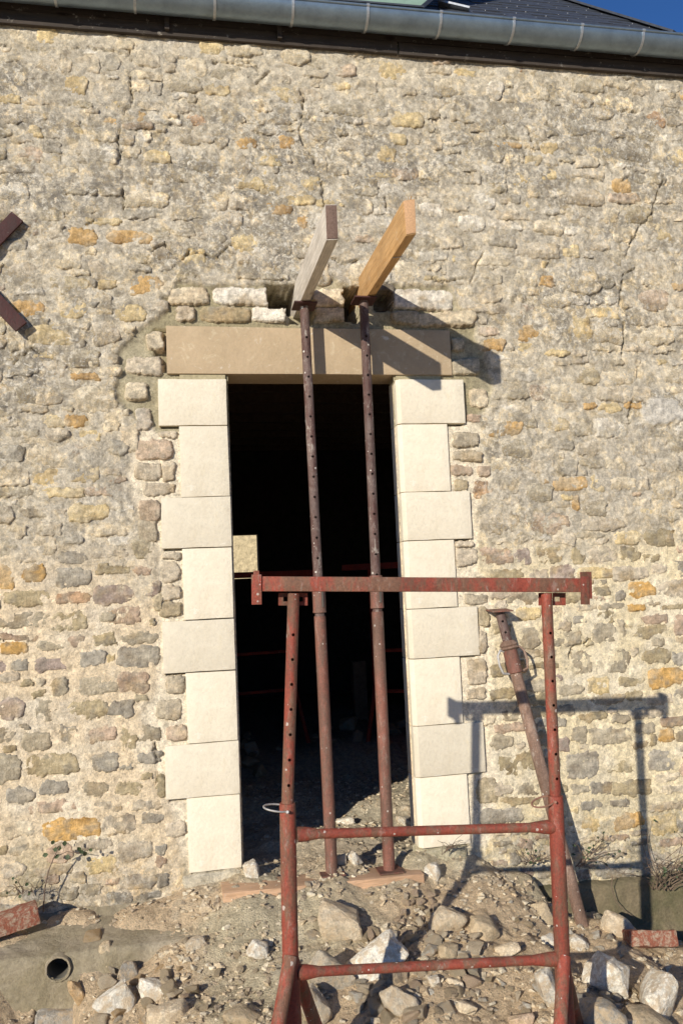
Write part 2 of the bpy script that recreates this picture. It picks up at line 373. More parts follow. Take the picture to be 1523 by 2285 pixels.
def nonuni(a, b, step, far, k=26):
    inner = np.arange(a, b+step/2, step); g = np.geomspace(step*2, far, k)
    return np.r_[(a-g)[::-1], inner, b+g]
gx = nonuni(-1.7, 3.0, .011, 300); gy = nonuni(-1.9, 1.6, .011, 300)
GX, GY = np.meshgrid(gx, gy); GZ = terrain(GX, GY)
dust = ss(-.1, .6, fbm(GX*2.2, GY*2.2, 31, 4)+.35*np.exp(-((GX-.4)**2+(GY+.1)**2)/.5)+.5*ss(1.0, 1.3, GX)*ss(-.35, -.1, GY))
gc = mixc((.74, .56, .36), (.66, .56, .38), dust)
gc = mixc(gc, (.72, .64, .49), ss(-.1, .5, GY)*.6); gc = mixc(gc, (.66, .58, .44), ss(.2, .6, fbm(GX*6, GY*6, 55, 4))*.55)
gc = mixc(gc, (.34, .30, .24), ss(1.6, 3.0, GY))          # barn floor coloured darker inward to deepen the gloom inside
gc = mixc(gc, (.25, .25, .15), ss(1.7, 2.0, GX)*ss(-.5, -.05, GY)*.6)
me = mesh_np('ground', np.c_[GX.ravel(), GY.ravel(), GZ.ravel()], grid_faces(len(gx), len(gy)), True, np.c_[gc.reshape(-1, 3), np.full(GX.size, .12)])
def earth_mat():
    m, t, b = newmat('loose_earth'); co = N(t, 'TexCoord').outputs['Object']; at = N(t, 'Attribute', attribute_name='col')
    n1 = noise(t, co, 30, 8, .7); n2 = noise(t, co, 130, 7, .75); n3 = noise(t, co, 420, 4, .75)
    c = mix(t, at.outputs[0], ramp(t, n1, [(.3, .55), (.5, 1.0), (.7, 1.4)]), .8, 'MULTIPLY')
    c = mix(t, c, ramp(t, n2, [(.3, .5), (.5, 1.0), (.7, 1.45)]), .8, 'MULTIPLY')
    v = N(t, 'TexVoronoi', i_Scale=75.0); t.links.new(co, v.inputs['Vector'])
    c = mix(t, c, (.62, .55, .42), math_(t, 'MULTIPLY', ramp(t, v.outputs[0], [(.12, 1.0), (.22, 0.0)]), .65))
    t.links.new(c, b.inputs['Base Color']); b.inputs['Roughness'].default_value = .95; b.inputs['Specular IOR Level'].default_value = .15
    h = math_(t, 'ADD', math_(t, 'MULTIPLY', n1, 1.6), math_(t, 'ADD', math_(t, 'MULTIPLY', n2, 1.1), math_(t, 'MULTIPLY', n3, .4)))
    h = math_(t, 'ADD', h, math_(t, 'MULTIPLY', ramp(t, v.outputs[0], [(.08, 1.0), (.30, 0.0)]), .5))
    bump(t, b, h, .014); return m
M_EARTH = earth_mat()
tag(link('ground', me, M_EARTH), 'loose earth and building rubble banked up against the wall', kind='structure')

# ------------------------------------------------------------------ the wall: layout
W0, LZ0, LZ1 = .92, 2.523, 2.776                     # door width, lintel bottom and top
PAL = dict(w=(.88, .80, .67), c=(.82, .69, .49), g=(.49, .415, .295), b=(.45, .40, .32), o=(.68, .41, .14), y=(.78, .60, .31),
           p=(.57, .42, .30), k=(.47, .38, .23), n=(.25, .21, .16), u=(.45, .35, .29), r=(.62, .40, .24), s=(.67, .565, .42))
HERO = """
420 660 92 40 c,541 661 130 40 w,415 700 44 32 s,503 701 118 36 k,606 702 88 34 w,735 664 72 42 c,738 702 78 34 s,860 655 40 44 n,945 668 136 46 w,985 712 150 34 c,905 708 62 32 g
345 760 38 40 c,322 815 82 42 s,305 872 50 42 c,320 935 38 50 w,343 1003 86 46 p,330 1053 60 42 s,376 1053 32 46 s,355 1092 72 28 s,335 1140 48 48 p,380 1275 42 48 s,382 1322 44 34 s,380 1360 50 34 k,352 1345 20 40 k
392 1528 42 42 g,378 1583 60 46 g,395 1635 48 34 p,358 1755 22 50 k,383 1240 44 16 s,375 970 46 16 s
1022 768 30 30 g,1038 818 64 36 g,1068 888 42 42 c,1058 933 32 20 p,1040 982 58 34 g,1042 1018 64 26 g,1030 1050 52 24 p,1080 1052 30 24 p,1028 1082 32 26 k,1077 1092 42 38 r
1040 1242 48 40 s,1036 1214 42 14 s,1062 1337 54 24 g,1078 1375 26 46 k,1075 1432 18 50 s,1063 1500 42 58 s,1062 1548 44 26 s,1085 1765 48 60 k,1090 1606 28 26 c,1062 1300 50 26 g
303 258 58 26 o,455 275 82 28 r,625 210 118 38 y,690 215 60 30 s,620 468 62 22 o,607 425 56 26 y,672 497 38 30 o,185 531 62 36 o,288 531 106 30 o,325 640 72 44 o,290 698 70 40 y,115 748 112 46 y
865 345 40 36 y,908 268 70 34 y,1385 415 42 34 o,1412 340 76 42 b,1290 285 76 34 b,1225 180 94 52 b,1460 262 38 46 r,1497 352 60 52 y,1277 737 82 60 y,1185 738 98 50 o,1180 778 60 24 y,1285 622 96 66 c
1380 578 104 34 g,1478 1090 56 54 c,1325 1135 52 36 g,1500 600 44 60 c,1460 670 70 50 p,1195 560 100 40 s,1160 620 80 40 c,1370 880 80 34 s,1360 910 50 22 y,1100 770 50 26 o,1240 670 60 36 c
38 70 64 46 b,105 80 44 38 y,160 82 66 44 c,218 82 44 44 w,390 98 66 26 w,472 105 54 38 y,545 112 80 30 c,660 125 64 40 c,708 140 54 30 g,860 155 100 42 y,1125 150 84 26 r,1000 195 70 40 c,1100 205 40 40 w
700 165 56 20 s,330 130 60 40 s,430 150 64 44 c,620 165 60 40 s,960 205 50 24 b,1060 222 60 20 b,905 245 36 24 w,1000 292 60 30 b,930 350 50 34 y,1080 450 50 34 w,1190 460 40 30 y,1160 400 50 36 y,1220 510 60 34 c
980 360 50 30 w,870 430 40 40 w,600 575 80 50 w,490 590 60 50 c,800 615 70 50 c,705 610 64 50 c,910 610 60 50 c,620 548 60 36 b,545 545 60 40 y,700 1010 4 4 s,410 190 80 34 g,240 195 50 30 s,480 235 50 26 c,590 240 40 24 c
75 1280 52 40 o,14 1290 46 60 o,255 1270 82 22 k,165 1288 84 44 b,62 1335 110 36 k,165 1335 78 28 r,52 1384 150 34 g,158 1386 84 44 k,238 1376 36 20 g,278 1372 76 40 p,30 1446 64 30 o,115 1440 66 28 g,172 1432 36 30 p,235 1425 52 30 k
310 1425 78 30 g,308 1466 96 48 b,205 1470 58 36 b,115 1482 80 30 u,132 1532 38 44 g,215 1530 100 42 g,298 1522 72 48 p,28 1582 60 50 u,108 1588 54 50 g,195 1585 92 46 k,272 1580 56 38 b,155 1640 40 46 b,80 1655 66 46 g,12 1640 50 44 g
225 1640 70 36 p,335 1638 50 36 g,235 1700 56 44 b,330 1690 60 22 b,118 1705 118 50 k,18 1715 56 62 g,45 1775 70 40 b,215 1760 60 32 g,285 1760 64 32 k,160 1850 130 50 o,40 1850 80 40 c,320 1220 50 60 k,340 1315 40 34 u,60 1525 30 16 k
270 1210 60 24 w,330 1180 44 60 g,100 1215 50 50 c,25 1225 50 40 g,200 1145 90 40 y,390 1850 50 36 s,300 1900 80 44 s,230 1930 70 40 y,30 1940 60 40 s,110 1180 60 30 s,160 1205 60 26 b
1105 1240 74 36 p,1225 1237 56 38 k,1288 1238 34 38 k,1345 1238 70 38 s,1140 1322 100 26 s,1325 1278 80 24 y,1430 1315 60 36 o,1340 1318 40 22 k,1405 1280 80 34 s,1165 1335 70 36 g,1180 1370 60 30 y,1178 1424 46 46 g,1120 1440 40 40 k
1265 1426 66 38 g,1293 1382 34 22 b,1350 1378 38 30 k,1348 1412 56 46 g,1448 1410 108 36 k,1290 1478 66 56 g,1376 1474 60 54 g,1462 1464 64 36 k,1335 1530 52 38 y,1272 1540 58 30 g,1412 1522 68 24 k,1120 1548 60 26 k,1120 1495 50 34 k
1190 1530 60 30 g,1320 1600 66 22 k,1290 1638 34 40 g,1362 1642 96 38 g,1486 1640 34 34 o,1205 1650 60 36 g,1118 1655 50 34 g,1155 1705 92 54 k,1296 1708 74 60 b,1380 1700 88 50 k,1476 1696 60 46 b,1292 1760 40 24 g,1340 1758 50 30 b
1408 1758 90 36 k,1318 1795 52 22 b,1115 1760 60 30 s,1120 1820 100 34 b,1200 1590 60 26 k,1440 1590 80 26 s,1300 1840 80 40 y,1400 1830 70 40 o,1480 1840 60 50 y,1230 1900 80 34 s,1350 1900 90 34 s,1470 1560 60 26 s
1470 1200 70 40 k,1400 1200 70 30 y,1440 1150 90 34 y,1200 1100 60 40 g,1270 1080 80 30 o,1390 1080 60 30 c,1330 1000 90 34 s,1150 1000 70 40 g,1240 950 60 30 y
100 450 60 36 s,200 460 60 30 c,60 345 70 40 p,115 330 50 24 b,190 350 50 36 g,245 345 40 40 w,350 350 60 30 y,450 360 110 50 b,540 370 40 50 s,350 400 60 26 c,30 175 60 40 c,90 200 50 30 w,170 190 50 40 y,250 140 40 36 b,440 310 80 30 s,550 320 50 26 o
60 610 80 50 s,150 580 70 40 c,240 600 80 50 s,60 690 80 40 o,160 690 70 40 y,120 830 60 46 s,190 800 70 40 g,215 890 90 60 c,60 880 50 50 g,110 890 60 30 s,120 940 70 34 y,170 940 50 30 o,290 980 40 60 c,265 1000 40 34 b,240 740 60 60 s
1300 480 70 40 s,1420 480 60 40 k,1480 520 60 40 y,1330 545 60 30 s,1050 500 60 34 w,1120 540 60 30 b,960 470 50 34 w,780 330 60 40 s,700 360 60 60 s,640 320 40 26 o,760 420 60 36 g,560 410 60 30 y
"""
rng = np.random.default_rng(7); random.seed(7)
heroes = []
for ln in HERO.strip().split('\n'):
    for it in ln.split(','):
        a = it.split()
        if len(a) < 5 or float(a[2]) < 8: continue
        x, y, ww, hh = map(float, a[:4]); p = P(x, y); k = 4.55/FPX*(1+.0*x)
        k = float(np.linalg.norm(P(x+1, y)-p)); kz = abs(P(x, y+1)[2]-p[2])
        heroes.append((p[0], p[2], ww*k, hh*kz, a[4]))
# fresh mortar zones (photo outline of the repaired strip, laid on the wall plane)
def poly(s): return [tuple(P(*map(float, q.split()))[[0, 2]]) for q in s.split(',')]
Z_TOP = poly('372 690,365 672,400 628,455 640,600 632,700 640,720 615,800 650,880 636,1000 640,1030 690,1052 745,1098 860,1082 915,1040 948,1040 700,990 720,380 720,375 830,345 838,345 958,300 925,262 895,262 790,318 728')
Z_TOP2 = poly('372 690,1040 690,1100 860,1082 915,1040 948,345 958,300 925,262 895,262 790,318 728')
Z_L = poly('345 940,430 950,430 1960,400 1900,375 1790,340 1700,340 1640,310 1600,345 1540,350 1400,352 1250,355 1200,310 1180,292 1100,284 960')
Z_R = poly('980 945,1070 948,1078 1000,1092 1070,1060 1130,1062 1200,1060 1260,1092 1330,1092 1480,1085 1640,1112 1760,1092 1890,1000 1890')
def inpoly(X, Z, pl):
    r = np.zeros(X.shape, bool); n = len(pl)
    for i in range(n):
        x0, z0 = pl[i]; x1, z1 = pl[(i+1) % n]
        if z0 == z1: continue
        c = ((z0 > Z) != (z1 > Z)) & (X < (x1-x0)*(Z-z0)/(z1-z0)+x0); r ^= c
    return r
def zones(X, Z):
    wx = X+.020*fbm(X*15, Z*15, 61, 3)+.010*fbm(X*55, Z*55, 63, 2); wz = Z+.020*fbm(X*15, Z*15, 62, 3)+.010*fbm(X*55, Z*55, 64, 2)
    return (inpoly(wx, wz, Z_TOP) | inpoly(wx, wz, Z_TOP2)), inpoly(wx, wz, Z_L) | inpoly(wx, wz, Z_R)
# dressed blocks
ZS = [2.496, 2.247, 1.873, 1.609, 1.243, .979, .627, .362, 0.0]
QL = [.353, .251, .353, .251, .362, .251, .365, .262]; QR = [.384, .278, .384, .280, .388, .275, .384, .279]
# cracks in the old face (px polylines, half width m)
CR = [('1478 400,1460 450,1452 480,1420 515,1405 545,1395 575,1418 590,1415 600,1390 612,1385 640,1380 680', .0055), ('1392 715,1390 750,1385 780,1385 812', .006), ('1420 820,1425 860,1405 900,1400 950', .003),
      ('290 110,292 170,296 235,276 250,270 290,262 330', .0045), ('265 330,275 380,277 420,276 470', .0045), ('636 160,655 190,680 215,675 260,668 290,675 320,700 355,712 400,728 470', .0045),
      ('340 560,365 545,385 565,410 580,420 560', .009), ('385 600,410 575,440 560,480 575,520 545', .005), ('860 440,862 470', .003), ('720 590,740 578,770 590,800 580', .004),
      ('30 815,45 795,65 780,95 790', .006), ('960 620,990 630,1030 622', .004), ('1380 410,1390 400,1400 395', .006), ('190 500,230 490', .003), ('560 195,600 160,640 150', .003),
      ('1290 1440,1310 1428,1350 1425', .004), ('1270 1470,1275 1445,1310 1430', .005), ('1395 1400,1440 1395', .003), ('345 1655,350 1700,350 1740,338 1765', .005), ('1180 300,1190 330', .004), ('375 1500,378 1500', .001),
      ('0 103,60 108,240 112,300 130', .003), ('400 130,460 140,560 140,580 160', .004), ('1385 250,1400 245,1420 250', .003), ('1050 640,1060 600,1080 560', .002)]
cracks = []
for s, hw in CR:
    q = [P(*map(float, a.split()))[[0, 2]] for a in s.split(',')]; cracks.append((np.array(q), hw))
HOLES = [(599, 640, 672, 687, .30), (770, 642, 800, 716, .30), (838, 652, 872, 690, .16), (640, 672, 700, 720, .10)]
holes = []
for a, b, c, d, dp in HOLES:
    p0 = P(a, d); p1 = P(c, b); holes.append((p0[0], p1[0], p0[2], p1[2], dp))
def carve(X, Z, wob=True):
    """depth cut into the face by cracks and by the needle holes (metres, positive into the wall)"""
    dep = np.zeros(X.shape); x = X+.016*fbm(X*28, Z*28, 91, 4, .65); z = Z+.014*fbm(X*28, Z*28, 92, 4, .65)
    x0, x1, z0, z1 = X.min()-.05, X.max()+.05, Z.min()-.05, Z.max()+.05
    for q, hw in cracks:
        for (a, b), (c, d) in zip(q[:-1], q[1:]):
            if max(a, c) < x0 or min(a, c) > x1 or max(b, d) < z0 or min(b, d) > z1: continue
            dx, dz = c-a, d-b; t = np.clip(((x-a)*dx+(z-b)*dz)/(dx*dx+dz*dz+1e-9), 0, 1)
            dd = np.hypot(x-a-t*dx, z-b-t*dz); dep = np.maximum(dep, .034*(1-ss(hw*.2, hw*.75+.003, dd))*ss(-.55, .1, fbm(X*9, Z*9, 95, 2)+hw*60-.15))
    for a, b, c, d, dp in holes:
        m = np.maximum(np.abs(x-(a+b)/2)/((b-a)/2), np.abs(z-(c+d)/2)/((d-c)/2)); dep = np.maximum(dep, dp*(1-ss(.97, 1.06, m)))
    return dep
def weather(X, Z):
    u = ss(1.35, 1.85, Z+.30*fbm(X*1.7, Z*1.7, 11, 4))
    t = ss(-.25, .45, fbm(X*1.5+3, Z*2.4, 12, 5)+.25*ss(2.0, 3.6, Z)-.15)
    top = 1-ss(4.05, 4.25, Z+.08*fbm(X*3, Z*3, 14, 3))
    low = ss(.25, -.1, Z)
    return np.clip((.35+.65*t)*u*(.45+.55*top)+.45*low+.08, 0, 1), u

# ---- stones: heroes, then courses fill what is left
OX0, OX1, OZ0, OZ1, OD = -1.62, 3.35, -.75, 4.62, .01
nx = int((OX1-OX0)/OD)+1; nz = int((OZ1-OZ0)/OD)+1
XX, ZZ = np.meshgrid(OX0+np.arange(nx)*OD, OZ0+np.arange(nz)*OD)
occ = np.zeros(XX.shape, bool)
zt, zs_ = zones(XX, ZZ); occ |= zt | zs_
occ |= (XX > -.40) & (XX < W0+.42) & (ZZ < LZ1) & (ZZ > 2.46)
occ |= (XX > -.37) & (XX < W0+.39) & (ZZ < 2.5) & (ZZ > -.12)
for a, b, c, d, dp in holes: occ |= (XX > a-.02) & (XX < b+.02) & (ZZ > c-.02) & (ZZ < d+.02)
def sl(x0, x1, z0, z1):
    return (slice(max(0, int((z0-OZ0)/OD)), max(0, int((z1-OZ0)/OD))), slice(max(0, int((x0-OX0)/OD)), max(0, int((x1-OX0)/OD))))
stones = []
for x, z, ww, hh, c in heroes:
    stones.append(dict(x=x, z=z, w=ww, h=hh, c=c, hero=True))
    occ[sl(x-ww/2-.004, x+ww/2+.004, z-hh/2-.004, z+hh/2+.004)] = True
z = OZ0+.03
while z < OZ1-.02:
    rh = random.choice([.07, .08, .09, .10, .10, .11, .12, .13]); x = OX0+random.uniform(0, .1)
    while x < OX1:
        wd = rh*random.uniform(.9, 2.5); dz = random.uniform(-.012, .012); done = False
        for sc in (1, .8, .6, .45):
            w2 = wd*sc
            for (hz, off) in ((rh, 0), (rh*.55, 0), (rh*.55, rh*.45)):
                if w2 < .045 or hz < .035: continue
                o = occ[sl(x, x+w2, z+dz+off, z+dz+off+hz)]
                if o.size and o.mean() < .03:
                    stones.append(dict(x=x+w2/2, z=z+dz+off+hz/2, w=w2-.006, h=hz-.005, c=None, hero=False))
                    occ[sl(x, x+w2, z+dz+off, z+dz+off+hz)] = True; x += w2; done = True; break
            if done: break
        if not done: x += .02
    z += rh
for _ in range(9000):
    x = random.uniform(OX0, OX1); zz = random.uniform(OZ0, OZ1); ww = random.uniform(.035, .09); hh = random.uniform(.03, .055)
    o = occ[sl(x-ww/2, x+ww/2, zz-hh/2, zz+hh/2)]
    if o.size and not o.any():
        stones.append(dict(x=x, z=zz, w=ww, h=hh, c=None, hero=False)); occ[sl(x-ww/2, x+ww/2, zz-hh/2, zz+hh/2)] = True

def stone_mesh(s, k):
    X0, Z0, w_, h_ = s['x'], s['z'], s['w'], s['h']
    wth, u = weather(np.array([X0]), np.array([Z0])); u = float(u[0]); wth = float(wth[0])
    zt1, zs1 = zones(np.array([X0]), np.array([Z0])); fresh = bool(zt1[0] or zs1[0])
    low = (not fresh) and u < .5
    st = .0075 if (fresh or max(w_, h_) < .3) else .009
    a, b = w_/2, h_/2; ex = 1.22 if not low else 1.28
    nx_ = max(5, int(2*a*ex/st)+1); nz_ = max(5, int(2*b*ex/st)+1)
    lx, lz = np.meshgrid(np.linspace(-a*ex, a*ex, nx_), np.linspace(-b*ex, b*ex, nz_))
    wx, wz = X0+lx, Z0+lz
    amp = .007 if fresh else .017
    dx = lx+amp*fbm(wx*22, wz*22, 100+k, 3); dz = lz+amp*.8*fbm(wx*22+9, wz*22, 300+k, 3)
    th = random.uniform(-.07, .07); dx = dx+.007*fbm(wx*75, wz*75, 700+k, 2); dz = dz+.007*fbm(wx*75+5, wz*75, 720+k, 2)
    c_, s_ = _c(th), _s(th); qx, qz = dx*c_+dz*s_, -dx*s_+dz*c_
    p = random.uniform(4, 7) if fresh else random.uniform(2.8, 7)
    tap = random.uniform(-.14, .14); bb = b*(1+tap*qx/a)
    m = (np.abs(qx/a)**p+np.abs(qz/bb)**p)**(1/p)
    fs = 100+k; nf = random.randint(3, 6)
    fac = np.min([random.uniform(0, .007)+random.uniform(-.11, .11)*(lx+random.uniform(-a, a)*.4)+random.uniform(-.16, .16)*(lz+random.uniform(-b, b)*.4) for _ in range(nf)], 0)
    fac = np.maximum(fac, -.022)
    rough = fbm(wx*11, wz*13, fs, 4, .6); r2 = fbm(wx*45, wz*45, fs+5, 3, .6)
    if fresh:
        H = random.uniform(.016, .024) if zt1[0] else random.uniform(.006, .013); y = H-(H+.040)*ss(.92, 1.14, m)**1.1 + .004*rough+.003*r2+fac
        if zt1[0]: y = y-.011
    elif low:
        H = random.uniform(.0035, .0095); y = H+.0045*rough+.003*r2-.030*ss(.96, 1.14, m)+fac*.5
    else:
        H = random.uniform(.002, .013); y = H+.006*rough+.007*r2-.036*ss(.96, 1.14, m)+fac
        pass
    y = y-carve(wx, wz)
    keep = m < 1.2
    F = grid_faces(nx_, nz_); kf = keep.ravel()[F].any(1); F = F[kf]
    # colour
    code = s['c']
    if code is None:
        if u > .5: code = random.choices('scsgwybpok', [24, 24, 12, 12, 12, 9, 6, 5, 2, 3])[0]
        else: code = random.choices('sgkbpcouy', [20, 17, 17, 12, 14, 12, 3, 5, 5])[0]
    base = np.array(PAL[code])*random.uniform(.88, 1.12)
    tone = mixc(base*np.ones(lx.shape+(3,)), base*np.array((.74, .70, .66)), ss(-.1, .7, fbm(wx*9, wz*9, fs+40, 3)))
    tone = mixc(tone, np.array((.66, .58, .43)), ss(.1, .7, fbm(wx*16, wz*16, fs+60, 3))*(.45 if not code in 'o' else .25))
    if low or fresh: tone = mixc(tone, (.50, .37, .21), ss(.05, .6, fbm(wx*10+7, wz*14, fs+80, 3))*random.choice([.2, .5, .8])); tone = mixc(tone, (.30, .27, .22), ss(.1, .5, fbm(wx*30+7, wz*34, fs+90, 3))*.5)
    if code in 'oy': tone = mixc(tone, np.array((.55, .47, .34)), ss(-.2, .6, fbm(wx*12, wz*12, fs+70, 3))*.55)
    if u > .5 and not fresh:          # the old face has a common patina
        tone = mixc(tone, (.76, .675, .52), np.full(lx.shape, .12 if code in 'oyr' else .25))
    if fresh and zs1[0]: tone = mixc(tone, (.72, .60, .44), np.full(lx.shape, .22))
    aw, _ = weather(wx, wz); aw = aw*(.15 if fresh else .95)
    if code in 'oy': aw = aw*.45
    V = np.c_[lx.ravel(), -y.ravel(), lz.ravel()]
    used = np.unique(F); idx = np.full(len(V), -1); idx[used] = np.arange(len(used))
    return V[used], idx[F], np.c_[tone.reshape(-1, 3), aw.ravel()][used]

wall = empty('stone_wall', (0, 0, 0))
tag(wall, 'old rubble stone barn wall of cream and ochre limestone with doorway', 'wall')
vis = [s for s in stones if -1.25 < s['x'] < 3.0 and -.65 < s['z'] < 4.5]
vis.sort(key=lambda s: -(s['w']*s['h']*(1.6 if s['hero'] else 1)))
big = set(id(s) for s in vis[:285])
BV, BF, BC, base_i = [], [], [], 0
for k, s in enumerate(stones):
    V, F, C_ = stone_mesh(s, k)
    if id(s) in big:
        me = mesh_np('stone', V, F, True, C_); link('stone', me, M_OLD, wall, (s['x'], 0, s['z']))
    else:
        BV.append(V+np.array([s['x'], 0, s['z']])); BF.append(F+base_i); BC.append(C_); base_i += len(V)
o = link('smaller_stones', mesh_np('smaller_stones', np.vstack(BV), np.vstack(BF), True, np.vstack(BC)), M_OLD, wall); tag(o, kind='stuff')
print('stones', len(stones), 'joined tris', 2*sum(map(len, BF)))

# ---- mortar sheet
st = .0085
mx = np.arange(OX0, OX1, st); mz = np.arange(OZ0, 4.57, st); MX, MZ = np.meshgrid(mx, mz)
aw, u = weather(MX, MZ); ft, fs_ = zones(MX, MZ)
low = 1-u
Y = .004*fbm(MX*7, MZ*9, 41, 4)+.0035*fbm(MX*38, MZ*38, 42, 3)
Y = Y+u*(.009*fbm(MX*13, MZ*17, 43, 4, .62)+.003+.003*np.abs(fbm(MX*50, MZ*50, 47, 2)))
Y = Y+low*(.0035*fbm(MX*24, MZ*24, 44, 4)+.002)
base = np.where(ft[..., None], 1, 0)
def blur(a, n=2):
    a = a.astype(float)
    for _ in range(n): a[1:-1, 1:-1] = (a[1:-1, 1:-1]*2+a[2:, 1:-1]+a[:-2, 1:-1]+a[1:-1, 2:]+a[1:-1, :-2])/6
    return a
fT, fS = blur(ft, 2), blur(fs_, 4)
Yf = -.017+.0018*fbm(MX*20, MZ*20, 45, 3); Ys = -.006+.0015*fbm(MX*20, MZ*20, 46, 3)
Y = Y*(1-np.maximum(fT, fS)*.95)+np.maximum(Yf*fT, -1)+np.where(fT > .5, 0, Ys*fS)
Y = Y-carve(MX, MZ)
# push the sheet back behind the dressed blocks
blk = (MX > -.365) & (MX < W0+.33) & (MZ < LZ1-.012) & (MZ > LZ0+.01)
QL_ = [.353, .251, .353, .251, .362, .251, .365, .262]; QR_ = [.384, .278, .384, .280, .388, .275, .384, .279]; ZS_ = [2.496, 2.247, 1.873, 1.609, 1.243, .979, .627, .362, 0.0]
for i in range(8): blk |= (MZ < ZS_[i]-.012) & (MZ > ZS_[i+1]-.012) & (MX > -QL_[i]+.014) & (MX < W0+QR_[i]-.014)
C1 = mixc((.70, .61, .465), (.82, .665, .46), low)
C1 = mixc(C1, (.84, .71, .47), low*ss(.9, 1.2, MX))
C1 = mixc(C1, (.90, .80, .62), low*ss(0, .5, fbm(MX*5, MZ*5, 151, 4))*.6)
C1 = mixc(C1, (.60, .53, .42), ss(-.3, .5, fbm(MX*3, MZ*3, 51, 4))*u*.8)
C1 = mixc(C1, (.66, .60, .50), ss(.1, .6, fbm(MX*6, MZ*6, 52, 4))*.4)
C1 = mixc(C1, (.55, .46, .28), ss(.35, .0, MZ)*ss(-.1, .5, fbm(MX*5, MZ*5, 53, 4))*.8)
C1 = mixc(C1, (.37, .32, .20), fT*.97); C1 = mixc(C1, (.86, .75, .57), np.where(fT > .5, 0, fS)*.95)
wet = ss(.0, .5, fbm(MX*4, MZ*3, 57, 3))*fT; C1 = mixc(C1, (.52, .46, .33), wet*.5)
# the pale render patch right of the door
pp = P(1475, 918); rp = np.hypot((MX-pp[0])/.14, (MZ-pp[2])/.10)+.35*fbm(MX*14, MZ*14, 58, 3)
C1 = mixc(C1, (.62, .57, .49), 1-ss(.8, .9, rp)); Y = Y+.017*(1-ss(.78, 1.0, rp))
aw = np.where(rp < .9, .05, aw); ring = (rp > .9)*(1-ss(.95, 1.6, rp)); aw = np.clip(aw+ring*.7, 0, 1); C1 = mixc(C1, (.26, .24, .20), ring*.55*ss(-.1, .3, fbm(MX*30, MZ*30, 59, 3)))
aw = aw*(1-np.maximum(fT, fS)*.9)
keepv = ~((MX > .012) & (MX < W0-.012) & (MZ < LZ1-.02)) & ~((MX > -.30) & (MX < W0+.33) & (MZ > LZ0) & (MZ < LZ1-.02))
Y = np.where(blk, -.05, Y)
F = grid_faces(len(mx), len(mz)); F = F[keepv.ravel()[F].all(1)]
V = np.c_[MX.ravel(), -Y.ravel(), MZ.ravel()]; used = np.unique(F); idx = np.full(len(V), -1); idx[used] = np.arange(len(used))
link('mortar', mesh_np('mortar', V[used], idx[F], True, np.c_[C1.reshape(-1, 3), aw.ravel()][used]), M_MOR, wall)

# ---- dressed jamb blocks and lintel
def block(name, x0, x1, z0, z1, y0, y1, mat, bev=.003, jit=.0012, cuts=3):
    cx, cz = (x0+x1)/2, (z0+z1)/2; mb = MB(); j = lambda: random.uniform(-.0015, .0015)
    mb.hexa([(x0-cx+j(), y0+j(), z0-cz+j()), (x1-cx+j(), y0+j(), z0-cz+j()), (x1-cx, y1, z0-cz), (x0-cx, y1, z0-cz),
             (x0-cx+j(), y0+j(), z1-cz+j()), (x1-cx+j(), y0+j(), z1-cz+j()), (x1-cx, y1, z1-cz), (x0-cx, y1, z1-cz)])
    o = mb.build(name, mat, wall, bevel=bev, cuts=cuts, jit=jit, smooth=True); o.location = (cx, 0, cz); return o
for i in range(8):
    zt_, zb_ = ZS[i], ZS[i+1]; g = .0022
    pr = random.uniform(-.003, .003)
    block('jamb_block', -QL[i], random.uniform(-.002, .002), zb_+g, zt_-g, -.007-pr, .16, M_SAWN)
    pr = .004 if i in (0, 2, 4, 6) else -.001
    # right blocks: chamfered inner arris
    x0, x1 = W0, W0+QR[i]; cx, cz = (x0+x1)/2, (zb_+zt_)/2; zz0, zz1 = zb_+g-cz, zt_-g-cz; y0 = -.009-pr
    pl = [(x0-cx, .15), (x0-cx, y0+.020), (x0-cx+.020, y0), (x1-cx, y0), (x1-cx, .15)]
    mb = MB(); n = len(pl); mb.add([(a, b, zz0) for a, b in pl]+[(a, b, zz1) for a, b in pl],
        [tuple(range(n)), tuple(range(2*n-1, n-1, -1))]+[(q, q+n, (q+1) % n+n, (q+1) % n) for q in range(n)])
    o = mb.build('jamb_block', M_SAWN, wall, bevel=.0025, cuts=3, jit=.0012); o.location = (cx, 0, cz)
xl, xr = P(372, 780)[0], P(1004, 790)[0]
o = block('lintel', xl, xr, LZ0, LZ1, -.006, .22, M_LINT, .003, .001)
o['label'] = 'smooth tan stone lintel over the doorway'
